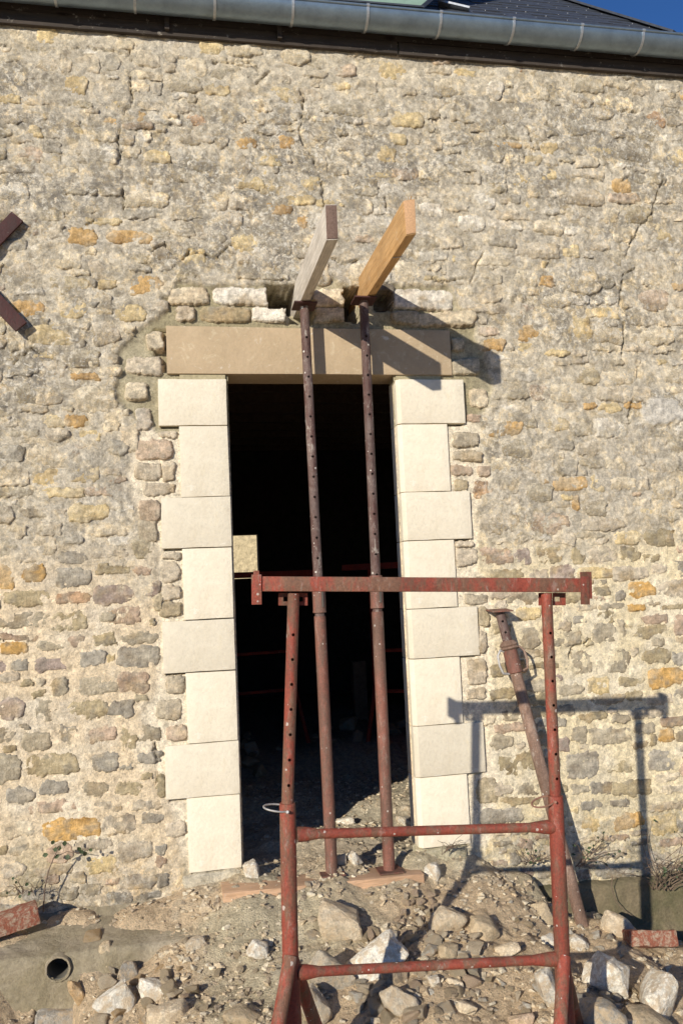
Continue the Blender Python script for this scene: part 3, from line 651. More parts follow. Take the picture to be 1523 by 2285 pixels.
# mortar bedding between the jambs and the lintel, rough stone under the lowest blocks
mb = MB(); mb.box((-.24, .004, 2.494), (-.004, .15, 2.5225)); mb.box((W0+.004, .006, 2.494), (W0+.26, .15, 2.5225)); mb.box((-.36, .055, 0), (-.006, .15, 2.49)); mb.box((W0+.006, .055, 0), (W0+.37, .14, 2.49))
mb.build('bedding_mortar', simple('olive_bedding', (.40, .345, .22), .95, 0, 60, .5, .004, .1), wall)
def rough_block(name, x0, x1, z0, z1, yf, mat, col, par=None, k=0):
    stp = .009; ax = np.arange(x0-.02, x1+.02, stp); az = np.arange(z0-.02, z1+.02, stp); A, B = np.meshgrid(ax, az)
    cx, cz = (x0+x1)/2, (z0+z1)/2; wx = A+.012*fbm(A*20, B*20, 500+k, 3); wz = B+.012*fbm(A*20, B*20, 520+k, 3)
    m = (np.abs((wx-cx)/((x1-x0)/2))**6+np.abs((wz-cz)/((z1-z0)/2))**6)**(1/6)
    y = yf+.008*fbm(A*14, B*14, 540+k, 4)-.06*ss(.86, 1.1, m)
    c = mixc(np.ones(A.shape+(3,))*np.array(col), np.array(col)*.75, ss(-.2, .6, fbm(A*12, B*12, 560+k, 3)))
    return link(name, mesh_np(name, np.c_[(A-cx).ravel(), -y.ravel(), (B-cz).ravel()], grid_faces(len(ax), len(az)), True, np.c_[c.reshape(-1, 3), np.full(A.size, .15)]), mat, par or wall, (cx, 0, cz))
rough_block('footing_stone', -.30, .01, -.085, -.004, .022, M_OLD, (.70, .62, .47), k=1)
rough_block('footing_stone', W0-.005, W0+.27, -.095, -.004, .020, M_OLD, (.55, .49, .34), k=2)
# wall body behind the face, door rebate
mb = MB(); mb.box((-9, .31, -1), (-.09, .60, 4.6)); mb.box((W0+.17, .31, -1), (9, .60, 4.6)); mb.box((-.09, .31, 2.66), (W0+.17, .60, 4.6))
mb.box((-9, .07, -1), (OX0-.001, .31, 4.6)); mb.box((OX1+.001, .07, -1), (9, .31, 4.6))
mb.box((-.30, .165, -1), (-.09, .309, 2.66)); mb.box((W0+.13, .155, -1), (W0+.36, .309, 2.66)); mb.box((-.36, .225, 2.56), (W0+.36, .309, 2.77))
mb.box((OX0, .225, 4.55), (OX1, .309, 4.6))
mb.build('wall_core', simple('rubble_core', (.16, .13, .10), .95, 0, 30, .7, .01), wall, smooth=False)
# plain masonry further left and right of the detailed face
for x0, x1 in ((-9, OX0), (OX1, 9)):
    ax = np.linspace(x0, x1, 120); az = np.linspace(-.9, 4.62, 120); A, B = np.meshgrid(ax, az)
    y = .006*fbm(A*8, B*12, 71, 4); cc = mixc((.50, .43, .31)*np.ones(A.shape+(3,)), (.40, .36, .28), ss(-.2, .5, fbm(A*7, B*9, 72, 4)))
    link('mortar', mesh_np('mortar', np.c_[A.ravel(), -y.ravel(), B.ravel()], grid_faces(120, 120), True, np.c_[cc.reshape(-1, 3), np.full(A.size, .5)]), M_MOR, wall)

# ------------------------------------------------------------------ barn interior
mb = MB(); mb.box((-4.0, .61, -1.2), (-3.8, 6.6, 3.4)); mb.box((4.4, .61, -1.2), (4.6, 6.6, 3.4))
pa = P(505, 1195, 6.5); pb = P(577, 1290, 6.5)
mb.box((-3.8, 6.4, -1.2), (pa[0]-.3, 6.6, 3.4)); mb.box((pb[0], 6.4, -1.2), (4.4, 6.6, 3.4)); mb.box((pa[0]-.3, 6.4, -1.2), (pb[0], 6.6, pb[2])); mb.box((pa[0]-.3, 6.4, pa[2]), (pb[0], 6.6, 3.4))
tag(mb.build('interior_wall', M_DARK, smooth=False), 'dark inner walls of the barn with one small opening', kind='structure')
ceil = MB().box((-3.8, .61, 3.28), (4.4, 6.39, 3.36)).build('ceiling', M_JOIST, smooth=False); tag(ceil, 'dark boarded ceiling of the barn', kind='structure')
for i in range(12):
    y = 1.1+i*.45; MB().box((-3.79, y, 3.12), (4.39, y+.08, 3.279)).build('joist', M_JOIST, ceil, smooth=False)
fw_ = empty('far_wall', (4, 18, 0)); tag(fw_, 'sunlit sandy roughcast wall seen through the small opening behind the doorway', 'wall')
MB().box((-14, 0, -1.0), (8, .3, 4.3)).build('rendered_face', M_FAR, fw_, smooth=False)
MB().box((-14.1, -.05, 4.302), (8.1, .35, 4.38)).build('coping', M_CONC or M_FAR, fw_, smooth=False)

# ------------------------------------------------------------------ roof, gutter, eaves
GYc, GR = -.125, .083
def gz(X):                                              # the gutter runs slightly off level
    a, b = P(300, 22, GYc), P(1523, 127, GYc); return a[2]+(b[2]-a[2])*(X-a[0])/(b[0]-a[0])+GR
gut = empty('zinc_gutter', (0, 0, 0)); tag(gut, 'half round zinc gutter running along the eaves above the stone wall', 'gutter')
def half_round(xa, xb, r, th, n=18, rim=True):
    mb = MB(); prof = [(-_c(pi*k/n)*r, -_s(pi*k/n)*r) for k in range(n+1)]; inner = [(-_c(pi*k/n)*(r-th), -_s(pi*k/n)*(r-th)) for k in range(n, -1, -1)]
    pr = prof+inner; m = len(pr)
    V = [(x, GYc+a, gz(x)+b) for x in (xa, xb) for a, b in pr]
    F = [(i, (i+1) % m, (i+1) % m+m, i+m) for i in range(m)]+[tuple(range(m-1, -1, -1)), tuple(range(m, 2*m))]
    mb.add(V, F)
    if rim: mb.tube((xa, GYc-r, gz(xa)), (xb, GYc-r, gz(xb)), .008, 10)
    return mb
half_round(-3.0, 3.9, GR, .003).build('trough', M_ZINC, gut)
# rings and strap hooks round the trough at the seams in the photograph
for pxx, pyy in ((655, 22), (822, 40), (985, 55), (1148, 72), (1300, 86), (1437, 98), (480, 8), (300, -5), (120, -20)):
    X = P(pxx, pyy, GYc-GR)[0]
    mb = MB(); n = 18; r = GR+.003
    for k in range(n):
        a0, a1 = pi*k/n, pi*(k+1)/n
        q = [(-_c(a)*rr, -_s(a)*rr) for a in (a0, a1) for rr in (GR+.0005, GR+.0045)]
        z0 = gz(X); sk = .012*np.sin(a0)
        V = [(X+dx, GYc+q[i][0], z0+q[i][1]) for dx in (-.007, .007) for i in (0, 1, 3, 2)]
        mb.hexa([V[0], V[4], V[5], V[1], V[3], V[7], V[6], V[2]])
    mb.tube((X-.008, GYc-GR, gz(X)), (X+.008, GYc-GR, gz(X)), .0105, 10)
    mb.build('strap', M_ZJ, gut, smooth=False)
ev = empty('eaves_board', (0, 0, 0)); tag(ev, 'dark wooden eaves boards under the gutter at the wall head', 'board')
zz = gz(1.0)
mb = MB(); mb.box((-3, -.036, zz-.147), (1.02, -.012, zz-.075)); mb.box((1.03, -.036, zz-.150), (3.9, -.012, zz-.078)); mb.build('fascia_strip', M_DKW, ev, bevel=.002)
MB().box((-3, -.030, zz-.070), (3.9, .30, zz+.04)).build('wall_plate', M_DKW, ev)
for xx in (P(372, 45)[0], P(620, 62)[0]):
    MB().box((xx-.012, -.060, zz-.125), (xx+.012, -.0365, zz-.045)).build('bracket', M_DKW, ev)

roof = empty('slate_roof', (0, 0, 0)); tag(roof, 'blue black slate roof rising behind the gutter to a sloping hip', 'roof')
PT = 1.0; RY0, RZ0 = -.10, zz+.055
def on_roof(px, py):
    d = ray(px, py); t = ((RZ0-CAM[2])-PT*(RY0-CAM[1]))/(d[2]-PT*d[1]); return CAM+d*t
ha, hb = on_roof(1470, 70), on_roof(1245, 0)
sl_ = (hb[0]-ha[0])/(hb[1]-ha[1])                       # X per metre of Y along the hip
def hipX(y): return ha[0]+(y-ha[1])*sl_
y0, y1 = RY0, 2.6
rz = lambda y: RZ0+(y-RY0)*PT
MB().add([(-9, y0, rz(y0)-.02), (hipX(y0), y0, rz(y0)-.02), (hipX(y1), y1, rz(y1)-.02), (-9, y1, rz(y1)-.02),
          (-9, y0, rz(y0)-.05), (hipX(y0), y0, rz(y0)-.05), (hipX(y1), y1, rz(y1)-.05), (-9, y1, rz(y1)-.05)],
         [(0, 1, 2, 3), (7, 6, 5, 4), (0, 4, 5, 1), (1, 5, 6, 2), (2, 6, 7, 3), (3, 7, 4, 0)]).build('roof_deck', M_JOIST, roof, smooth=False)
# back slope and hip end close the roof so it casts a whole shadow
MB().add([(-9, y1, rz(y1)-.02), (hipX(y1), y1, rz(y1)-.02), (hipX(y1)+2.6, 5.4, 4.3), (-9, 6.2, 4.3), (hipX(y0), y0, rz(y0)-.02)], [(0, 1, 2, 3), (1, 4, 2)]).build('back_slope', M_SLATE, roof, smooth=False)
yc = y0; row = 0; cnt = 0; exp = .085; HV = MB()
smesh = {}
def slate(wd):
    key = round(wd, 3)
    if key not in smesh:
        smesh[key] = MB().box((0, 0, 0), (wd-.004, .17, .006)).mesh('slate', smooth=False); smesh[key].materials.append(M_SLATE)
    return smesh[key]
ang = math.atan(PT); mbs = MB()
while yc < y1-.05:
    off = .10 if row % 2 else 0; X = -1.4+off; hx = hipX(yc)
    while X < hx:
        wd = min(.20, hx-X)
        if wd > .03:
            if row < 14 and X > .95 and cnt < 280:
                o = bpy.data.objects.new('slate', slate(wd)); COL.objects.link(o); o.parent = roof
                o.location = (X, yc+random.uniform(-.003, .003), rz(yc)+.006+random.uniform(0, .003)); o.rotation_euler = (ang-.035+random.uniform(-.012, .012), random.uniform(-.012, .012), 0); cnt += 1
            else:
                c_, s2 = _c(ang-.035), _s(ang-.035)
                mbs.add([(X+a, yc+b*c_-h*s2, rz(yc)+.006+b*s2+h*c_) for h in (0, .006) for a, b in ((0, 0), (wd-.004, 0), (wd-.004, .17), (0, .17))],
                        [(0, 3, 2, 1), (4, 5, 6, 7), (0, 1, 5, 4), (1, 2, 6, 5), (2, 3, 7, 6), (3, 0, 4, 7)])
            if X > .9: jx = random.uniform(-.01, .01); HV.box((X+wd/2-.002+jx, yc-.004, rz(yc)+.006), (X+wd/2+.002+jx, yc+.003, rz(yc)+.013))
        X += .20
    yc += exp*_c(ang); row += 1
tag(mbs.build('further_slates', M_SLATE, roof, smooth=False), kind='stuff')
tag(HV.build('slate_hooks', M_HOOK, roof, smooth=False), kind='stuff')
# hip edge capping
pA = np.array((hipX(y0), y0, rz(y0)+.02)); pB = np.array((hipX(y1), y1, rz(y1)+.02)); MB().bar(pA, pB, .09, .012).build('hip_flashing', M_SLATE, roof)
# the pale green sheet that lies over the slates on the left of the roof
grn = empty('green_roof_sheet', (0, 0, 0)); tag(grn, 'pale green sheet lying over the left part of the slate roof above the gutter', 'sheet')
ga, gb = on_roof(928, 24), on_roof(972, -40)
def lift(p, h): return np.array([p[0], p[1]-h*.7, p[2]+h*.7])
gB = P(935, 16, -.16); gA = np.array([gB[0]-2.6, gB[1], gB[2]-.02]); gC = gB+np.array([.80, .50, .95]); gD = gA+np.array([0, .50, .95])
MB().hexa([lift(q, -.02) for q in (gA, gB, gC, gD)]+[gA, gB, gC, gD]).build('sheet', M_GREEN, grn)
mb = MB(); mb.bar(gB+np.array([.012, 0, 0]), gC+np.array([.012, 0, 0]), .02, .02); mb.bar(gA+np.array([0, -.012, -.006]), gB+np.array([.02, -.012, -.006]), .012, .010); mb.build('edge_trim', M_SLATE, grn)
fl = lift(on_roof(975, 20), .03); fl2 = lift(on_roof(1045, 32), .02); MB().bar(fl, fl2, .06, .012).build('flashing', M_ZJ, grn)

# ------------------------------------------------------------------ needle timbers through the wall
def timber(name, mat, tl, tr, br, bl, y, label, taper=0):
    r_ = empty(name, (0, 0, 0)); tag(r_, label, 'beam', 'timber needles pushed through the wall above the lintel')
    a = [P(*q, y) for q in (bl, br, tr, tl)]
    V = [(p[0], yy, p[2]) for yy in (y, .30) for p in a]
    MB().hexa([V[0], V[1], V[2], V[3], V[4], V[5], V[6], V[7]]).build('beam_body', mat, r_, bevel=.0025, jit=.0008, cuts=2)
    cc_ = (V[0]+0 if False else np.mean(np.array(V[:4]), 0)); e4 = [np.array(v)+(cc_-np.array(v))*.06 for v in V[:4]]
    MB().hexa([q+np.array([0, -.0035, 0]) for q in e4]+[q+np.array([0, .002, 0]) for q in e4]).build('end_grain', M_ENDG if mat is M_GRW else M_ENDO, r_, bevel=.0008)
    return r_, a
tg, ga_ = timber('needle_timber', M_GRW, (725, 456), (751, 456), (754, 535), (728, 536), -.955, 'greyed weathered timber beam sticking out above the lintel, left of the pair')
to, oa_ = timber('needle_timber', M_ORW, (899, 447), (925, 444), (928, 522), (905, 526), -.95, 'fresh orange timber beam sticking out above the lintel, right of the pair')
# splintered upper corner, nail and knot of the orange timber
mb = MB(); p = P(912, 448, -.945)
for i in range(9):
    q = p+np.array([random.uniform(-.02, .018), random.uniform(0, .02), random.uniform(-.02, .006)]); mb.bar(q, q+np.array([random.uniform(-.004, .004), -.008-random.random()*.01, random.uniform(.004, .02)]), .003, .002)
mb.build('splinter', M_ORW, to)
q = P(905, 574, -.72)
MB().tube((oa_[0][0]+.004, -.70, oa_[0][2]-.001), (oa_[1][0]+.004, -.705, oa_[1][2]-.006), .0022, 8).build('nail', M_WIRE, to)

# ------------------------------------------------------------------ steel props
def square_plate(mb, c, nrm, s_, th):
    nrm = np.array(nrm, float); nrm /= np.linalg.norm(nrm); c = np.array(c, float); mb.bar(c-nrm*th/2, c+nrm*th/2, s_, s_, up=(0, 1, 0) if abs(nrm[2]) > .7 else (0, 0, 1)); return mb
def vprop(top, mid, bot, label, hole_col, m_in, m_out):
    r_ = empty('steel_prop', bot); tag(r_, label, 'prop', 'adjustable steel props under the needle timbers')
    off = np.array(bot, float); T = np.array(top)-off; Mi = np.array(mid)-off; B = np.zeros(3)
    d = T-Mi; L = np.linalg.norm(d); hs = [(L*.04+.105*i, hole_col) for i in range(int(L*.93/.105))]
    MB().tube(Mi-d/L*.12, T, .0245, 24, holes=[(h[0]+.12, h[1]) for h in hs], hr=.0065).build('inner_tube', m_in, r_)
    d2 = Mi-B; L2 = np.linalg.norm(d2); dn = d2/L2
    MB().tube(B+dn*.004, Mi-dn*.02, .0300, 24).build('outer_tube', m_out, r_)
    # threaded head with its slot
    s0 = Mi-dn*.004; hd = MB(); hd.lathe(s0, s0+dn*.17, [(0, .0300), (.002, .0350), (.010, .0350), (.012, .0335), (.165, .0335), (.17, .031)], 24)
    th_ = hd.build('threaded_head', m_out, r_)
    sl0 = s0+dn*.030; MB().bar(sl0+np.array([.012, -.0325, 0]), sl0+dn*.12+np.array([.012, -.0325, 0]), .010, .004, up=(0, 1, 0)).build('slot', M_DARK, th_)
    pl = square_plate(MB(), T+np.array([0, 0, -.004]), (0.02, 0.05, 1), .12, .008); pl.build('head_plate', M_ANCH, r_, bevel=.001)
    square_plate(MB(), B+np.array([0, 0, .002]), (0, 0, 1), .12, .006).build('base_plate', m_out, r_)
    return r_
tz1 = P(700, 640, -.13); tzL = ga_[0][2]-.004; tzR = oa_[0][2]-.004
def at_px_z(x, y, Y): return P(x, y, Y)
pT = P(679, 692, -.12); pT[2] = tzL; vprop(pT, P(713, 1366, -.12), P(740, 1948, -.12), 'rusty steel prop under the grey timber, left of the two props in the doorway', 6, M_INNER, M_RUST)
pT = P(812, 694, -.12); pT[2] = tzR; vprop(pT, P(841, 1356, -.12), P(868, 1942, -.12), 'rusty steel prop under the orange timber, right of the two props in the doorway', 6, M_INNER, M_RUST)
print('head z', tzL, tzR, 'px688 z', P(679, 688, -.12)[2], P(812, 690, -.12)[2])

# leaning prop against the wall
Lp = empty('leaning_prop', P(1300, 2072, -.30)); tag(Lp, 'pale rusty steel prop leaning against the wall right of the doorway', 'prop')
L0 = np.array(Lp.location)
pts = dict(top=P(1113, 1362, -.075)-L0, nut=P(1138, 1448, -.09)-L0, slv=P(1158, 1500, -.10)-L0, bot=np.zeros(3))
d = pts['top']-pts['bot']; LL = np.linalg.norm(d); dn = d/LL
tnut = np.dot(pts['nut'], dn); tsl = np.dot(pts['slv'], dn)
MB().lathe((0, 0, 0), dn*(tsl+.002), [(0, .034), (.02, .031), (tsl, .031)], 24).build('outer_tube', M_OLDPROP, Lp)
MB().lathe(dn*tsl, dn*(tnut-.005), [(0, .031), (.004, .040), (tnut-tsl-.005, .038)], 24).build('sleeve', M_RUST, Lp); slv_ = Lp.children[-1]
MB().lathe(dn*(tnut-.0048), dn*(tnut+.05), [(0, .040), (.008, .050), (.018, .044), (.026, .050), (.034, .045), (.05, .030)], 24).build('collar_nut', M_OLDPROP, Lp)
MB().tube(dn*(tnut+.04), d-dn*.004, .0255, 24, holes=[(.05, 5), (.11, 5)]).build('inner_tube', M_INNER, Lp)
sx = np.cross(dn, (0, 1, 0)); sx /= np.linalg.norm(sx); sy = np.cross(sx, dn)
square_plate(MB(), d, dn+np.array([.15, -.25, .6]), .115, .007).build('head_plate', M_RUST, Lp, bevel=.001)
square_plate(MB(), dn*.003, dn, .12, .006).build('base_plate', M_OLDPROP, Lp)
for sg in (-1, 1):                                       # the two wire handles of the collar
    c0 = dn*(tnut-.04)
    arc = [c0+sx*sg*.034+dn*.035, c0+sx*sg*.055+dn*.045, c0+sx*sg*.075+dn*.02, c0+sx*sg*.079-dn*.03, c0+sx*sg*.070-dn*.075, c0+sx*sg*.036-dn*.085]
    q = []
    for i in range(len(arc)-1):
        for k in range(4): q.append(arc[i]*(1-k/4)+arc[i+1]*k/4)
    q.append(arc[-1]); MB().path([a+np.array([0, -.006, 0]) for a in q], .0065, 8).build('handle', M_WIRE if sg > 0 else M_OLDPROP, slv_)

# ------------------------------------------------------------------ the red trestle in front
YT = -1.49; tr = empty('trestle', P(930, 2200, YT)); O = np.array(tr.location)
tag(tr, 'red painted rusty steel builder trestle standing in front of the doorway', 'trestle')
def Q(x, y, dy=0.0): return P(x, y, YT+dy)-O
MB().bar(Q(576, 1303), Q(1302, 1306), .058, .0515).build('top_beam', M_RED, tr, bevel=.004)
MB().bar(Q(572, 1282, -.032), Q(572.5, 1349, -.032), .034, .006, up=(0, 1, 0)).build('end_plate', M_RED, tr, bevel=.001)
MB().bar(Q(1304, 1286, -.032), Q(1304.5, 1349, -.032), .034, .006, up=(0, 1, 0)).build('end_plate', M_RED, tr, bevel=.001)
MB().bar(Q(567, 1306), Q(576, 1306), .060, .10).build('end_cheek', M_RED, tr)
MB().bar(Q(1302, 1306), Q(1311, 1306), .060, .10).build('end_cheek', M_RED, tr)
def slot_plate(x0, x1, y0, y1, dy, sx0, sx1):
    mb = MB(); a = lambda x, y, e=0: Q(x, y, dy+e)
    for (xa, xb, ya, yb) in ((x0, x1, y0, y0+9), (x0, x1, y1-9, y1), (x0, sx0, y0+9, y1-9), (sx1, x1, y0+9, y1-9)):
        mb.hexa([a(xa, yb), a(xb, yb), a(xb, yb, .006), a(xa, yb, .006), a(xa, ya), a(xb, ya), a(xb, ya, .006), a(xa, ya, .006)])
    return mb
slot_plate(621, 652, 1323, 1351, .022, 632, 644).build('slot_plate', M_RED, tr, smooth=False)
slot_plate(655, 686, 1323, 1351, .022, 664, 676).build('slot_plate', M_RED, tr, smooth=False)
slot_plate(1200, 1230, 1323, 1351, .022, 1208, 1214).build('slot_plate', M_RED, tr, smooth=False)
slot_plate(1232, 1261, 1323, 1351, .022, 1236, 1247).build('slot_plate', M_RED, tr, smooth=False)
def leg(top, mid, bot, hx0, hy0, hx1, hy1, nh, colk):
    a, b = Q(*mid), Q(*top); L = np.linalg.norm(b-a); dn = (b-a)/L
    t0 = np.dot(Q(hx1, hy1)-a, dn); t1 = np.dot(Q(hx0, hy0)-a, dn)
    MB().tube(a-dn*.05, b, .0205, 24, holes=[(t0+.05+(t1-t0)*i/(nh-1), colk) for i in range(nh)], hr=.0055).build('inner_tube', M_RED, tr)
    c = Q(*bot); L2 = np.linalg.norm(a-c); MB().lathe(c, a, [(0, .0275), (L2-.008, .0275), (L2, .0265)], 24).build('outer_tube', M_RED, tr)
LT_, LM, LB = (655, 1324), (641, 1792), (648, 2150)
RT_, RM, RB = (1218, 1324), (1238, 1775), (1254, 2150)
leg(LT_, LM, LB, 655, 1416, 648, 1750, 7, 6)
leg(RT_, RM, RB, 1226, 1412, 1241, 1735, 7, 6)
def gz_t(p): return float(terrain(np.array([p[0]]), np.array([p[1]]), False)[0])
for (b0, xs) in ((LB, (604, 676, 640)), (RB, (1180, 1300, 1262))):
    top = Q(*b0)
    for dy, dxm in ((-.24, -.16), (.22, .14)):
        foot = top+np.array([dxm, dy, 0]); wp = foot+O; foot[2] = gz_t(wp)-O[2]+.01
        MB().tube(foot, top+np.array([0, dy*.07, .03]), .0235, 16).build('foot', M_RED, tr)
        MB().bar(foot+np.array([-.05, 0, 0]), foot+np.array([.05, 0, 0]), .05, .008).build('foot_pad', M_RED, tr)
    # web plates welded between outer tube and feet
    bt = top+np.array([-.004, 0, -.30]); MB().lathe(bt, top+np.array([0, 0, .02]), [(0, .035), (.20, .031), (.32, .028)], 20).build('post_foot', M_RED, tr)
def crossbar(p0, p1):
    a, b = Q(*p0), Q(*p1); L = np.linalg.norm(b-a)
    MB().lathe(a, b, [(0, .0255), (.03, .024), (.075, .0165), (L-.09, .0165), (L-.03, .024), (L, .0255)], 20).build('crossbar', M_RED, tr)
crossbar((662, 1862), (1232, 1845)); crossbar((664, 2170), (1240, 2140))
def hoop(cx, cy, rx_, ry_, tilt, mat, ang=0):
    c = Q(cx, cy); n = 26; pts_ = []
    for k in range(n):
        a = 2*pi*k/n; pts_.append(c+np.array([_c(a)*rx_, _s(a)*rx_*.55, _s(a)*ry_+_c(a)*tilt]))
    MB().path(pts_, .0032, 8, closed=True).build('pin_ring', mat, tr)
hoop(621, 1803, .050, .006, -.008, M_WIRE); hoop(1212, 1789, .045, .010, .008, M_RWIRE)
MB().tube(Q(641, 1812, -.045), Q(641, 1812, .04), .005, 10).build('pin', M_WIRE, tr)
MB().tube(Q(1238, 1790, -.045), Q(1238, 1790, .04), .005, 10).build('pin', M_RWIRE, tr)

# trestles in the dark of the barn
def small_trestle(x, y, z, yaw, label, w_=1.0, h_=1.45, cy=.75):
    r_ = empty('trestle', (x, y, z)); r_.rotation_euler = (0, 0, yaw); tag(r_, label, 'trestle', 'red trestles inside the barn')
    MB().box((-w_/2-.1, -.025, h_), (w_/2+.1, .025, h_+.05)).build('top_beam', M_INRED, r_)
    for sg in (-1, 1):
        xx = sg*w_*.36; MB().tube((xx, 0, .3), (xx, 0, h_), .024, 12).build('leg', M_INRED, r_)
        for q in (-1, 1): MB().tube((xx, q*.32, 0), (xx, 0, .48), .018, 10).build('foot', M_INRED, r_)
    for zz_ in (.42, cy): MB().tube((-w_*.36, 0, zz_), (w_*.36, 0, zz_), .015, 10).build('crossbar', M_INRED, r_)
    return r_
small_trestle(1.62, 2.35, .10, radians(-30), 'dim red trestle inside the barn behind the right jamb', 1.0, 1.42)
small_trestle(.35, 3.0, .10, radians(12), 'dim red trestle inside the barn behind the left prop', 1.0, 1.40)
ip = empty('interior_post', (1.35, 3.4, .15)); tag(ip, 'short dark timber post standing inside the barn', 'post'); MB().box((-.06, -.06, 0), (.06, .06, .55)).build('post_body', M_JOIST, ip)

# ------------------------------------------------------------------ iron X anchor at the left edge
an = empty('wall_anchor', P(-78, 612, -.01)); tag(an, 'dark maroon iron X shaped wall anchor at the left edge of the wall', 'wall anchor')
A0 = np.array(an.location)
def fl2(p, q, y): a = P(*p, y)-A0; b = P(*q, y)-A0; return MB().bar(a, b, .020, .072, up=(0, 0, 1) if abs((b-a)[2]) < .05 else np.cross(b-a, (0, 1, 0)))
fl2((40, 484), (-190, 720), -.035).build('arm', M_ANCH, an, bevel=.002)
fl2((48, 730), (-190, 478), -.056).build('arm', M_ANCH, an, bevel=.002)
MB().tube((0, -.075, 0), (0, .03, 0), .02, 12).build('tie_bolt', M_ANCH, an)

# ------------------------------------------------------------------ sole board, plinths, drain pipe
sb = empty('sole_board', P(720, 1985, -.20)); S0 = np.array(sb.location); tag(sb, 'orange wooden sole board half buried under the two props', 'board')
a, b = P(497, 1994, -.235)-S0, P(945, 1950, -.20)-S0
mb = MB(); h = .042; dpt = .17
mb.hexa([a+(0, 0, -h), b+(0, 0, -h-.012), b+(.0, dpt, -h-.012), a+(0, dpt, -h), a, b, b+(0, dpt, .0), a+(0, dpt, .0)])
mb.build('board_body', M_SOLE, sb, bevel=.002, cuts=2, jit=.0006)

def conc_mat():
    m, t, b = newmat('mossy_concrete'); co = N(t, 'TexCoord').outputs['Object']
    n1 = noise(t, co, 4, 8, .65, .4); n2 = noise(t, co, 70, 8, .75); n3 = noise(t, co, 300, 4, .7)
    c = mix(t, (.44, .37, .265), (.30, .25, .16), ramp(t, n1, [(.38, 0.0), (.62, 1.0)]))
    c = mix(t, c, ramp(t, n2, [(.3, .6), (.5, 1.0), (.7, 1.35)]), .7, 'MULTIPLY'); t.links.new(c, b.inputs['Base Color'])
    b.inputs['Roughness'].default_value = .95; b.inputs['Specular IOR Level'].default_value = .15
    bump(t, b, math_(t, 'ADD', math_(t, 'MULTIPLY', n1, 2.0), math_(t, 'ADD', n2, math_(t, 'MULTIPLY', n3, .4))), .009); return m
M_CONC = conc_mat()
def plinth(name, x0, x1, prof, label, hole=None, seed=0, slope=0.0):
    """cross-section (y, z) swept along X with an uneven surface; hole = (x, z, r) leaves an opening in the front face"""
    pr = []
    for (a, b), (c, d) in zip(prof[:-1], prof[1:]):
        n = max(1, int(math.hypot(c-a, d-b)/.012))
        pr += [(a+(c-a)*k/n, b+(d-b)*k/n) for k in range(n)]
    pr.append(prof[-1]); ax = np.arange(x0, x1, .012); m = len(pr); X, K = np.meshgrid(ax, np.arange(m))
    Yp = np.array([p[0] for p in pr])[K]; Zp = np.array([p[1] for p in pr])[K]+slope*(X-x0); arc = K*.012
    nn = .012*fbm(X*5, arc*6, seed, 4)+.005*fbm(X*28, arc*28, seed+3, 3)
    V = np.c_[X.ravel(), (Yp-nn).ravel(), (Zp+nn*.8).ravel()]; F = grid_faces(len(ax), m)
    if hole is not None:
        cen = V[F].mean(1); F = F[~((np.hypot(cen[:, 0]-hole[0], cen[:, 2]-hole[1]) < hole[2]) & (cen[:, 1] < hole[3]))]
    o = link(name, mesh_np(name, V, F, True), M_CONC); tag(o, label, 'plinth'); return o
PY = -.34; hp = P(130, 2161, PY)
plinth('concrete_plinth', -3.0, -.18, [(.03, -.085), (-.05, -.14), (-.17, -.165), (PY+.015, -.19), (PY, -.215), (PY-.012, -.43), (PY-.03, -.47), (PY-.12, -.49), (PY-.13, -.75)],
       'mossy concrete plinth with a drain pipe hole at the left foot of the wall', (hp[0], hp[2], .047, PY+.05), 5)
plinth('concrete_plinth', 1.22, 5.0, [(.03, -.255), (-.035, -.27), (-.055, -.285), (-.062, -.50), (-.09, -.53), (-.10, -.95)],
       'dark mossy concrete band at the right foot of the wall behind the leaning prop', None, 9)
pipe = empty('drain_pipe', hp); tag(pipe, 'open end of a grey drain pipe in the left concrete plinth', 'pipe')
mb = MB(); n = 28; V = []; F = []
prf = [(.004, .0475), (.004, .0450), (.30, .0450), (.30, .0475)]
for a, r in prf:
    for k in range(n): V.append((_c(2*pi*k/n)*r, a, _s(2*pi*k/n)*r))
for i in range(3):
    for k in range(n): F.append((i*n+k, i*n+(k+1) % n, (i+1)*n+(k+1) % n, (i+1)*n+k))
for k in range(n): F.append((3*n+k, 3*n+(k+1) % n, (k+1) % n, k))
mb.add(V, F); mb.build('pipe_end', M_PLASTIC, pipe)
MB().box((-.0440, .160, -.0440), (.0440, .17, .0440)).build('dark_backing', M_DARK, pipe)  # dark backing added inside the pipe so its mouth reads as shaded

M_CONC2 = M_CONC.copy()
for n_ in M_CONC2.node_tree.nodes:
    if n_.bl_idname == 'ShaderNodeMix' and not n_.inputs[6].is_linked: n_.inputs[6].default_value = (.25, .20, .125, 1); n_.inputs[7].default_value = (.15, .135, .075, 1)
for o in bpy.data.objects:
    if o.name == 'concrete_plinth.001': o.data.materials[0] = M_CONC2

cm = MB(); n = 32; pf = [(-.003, .0450), (-.012, .0475), (-.013, .0545), (-.008, .0570), (.03, .0590)]
cm.add([(_c(2*pi*k/n)*r*(1+.03*_s(5*k)), a, _s(2*pi*k/n)*r*(1+.03*_c(3*k))) if r > .046 else (_c(2*pi*k/n)*r, a, _s(2*pi*k/n)*r) for a, r in pf for k in range(n)],
       [(i*n+k, i*n+(k+1) % n, (i+1)*n+(k+1) % n, (i+1)*n+k) for i in range(4) for k in range(n)])
cm.build('mortar_collar', M_CONC, pipe)

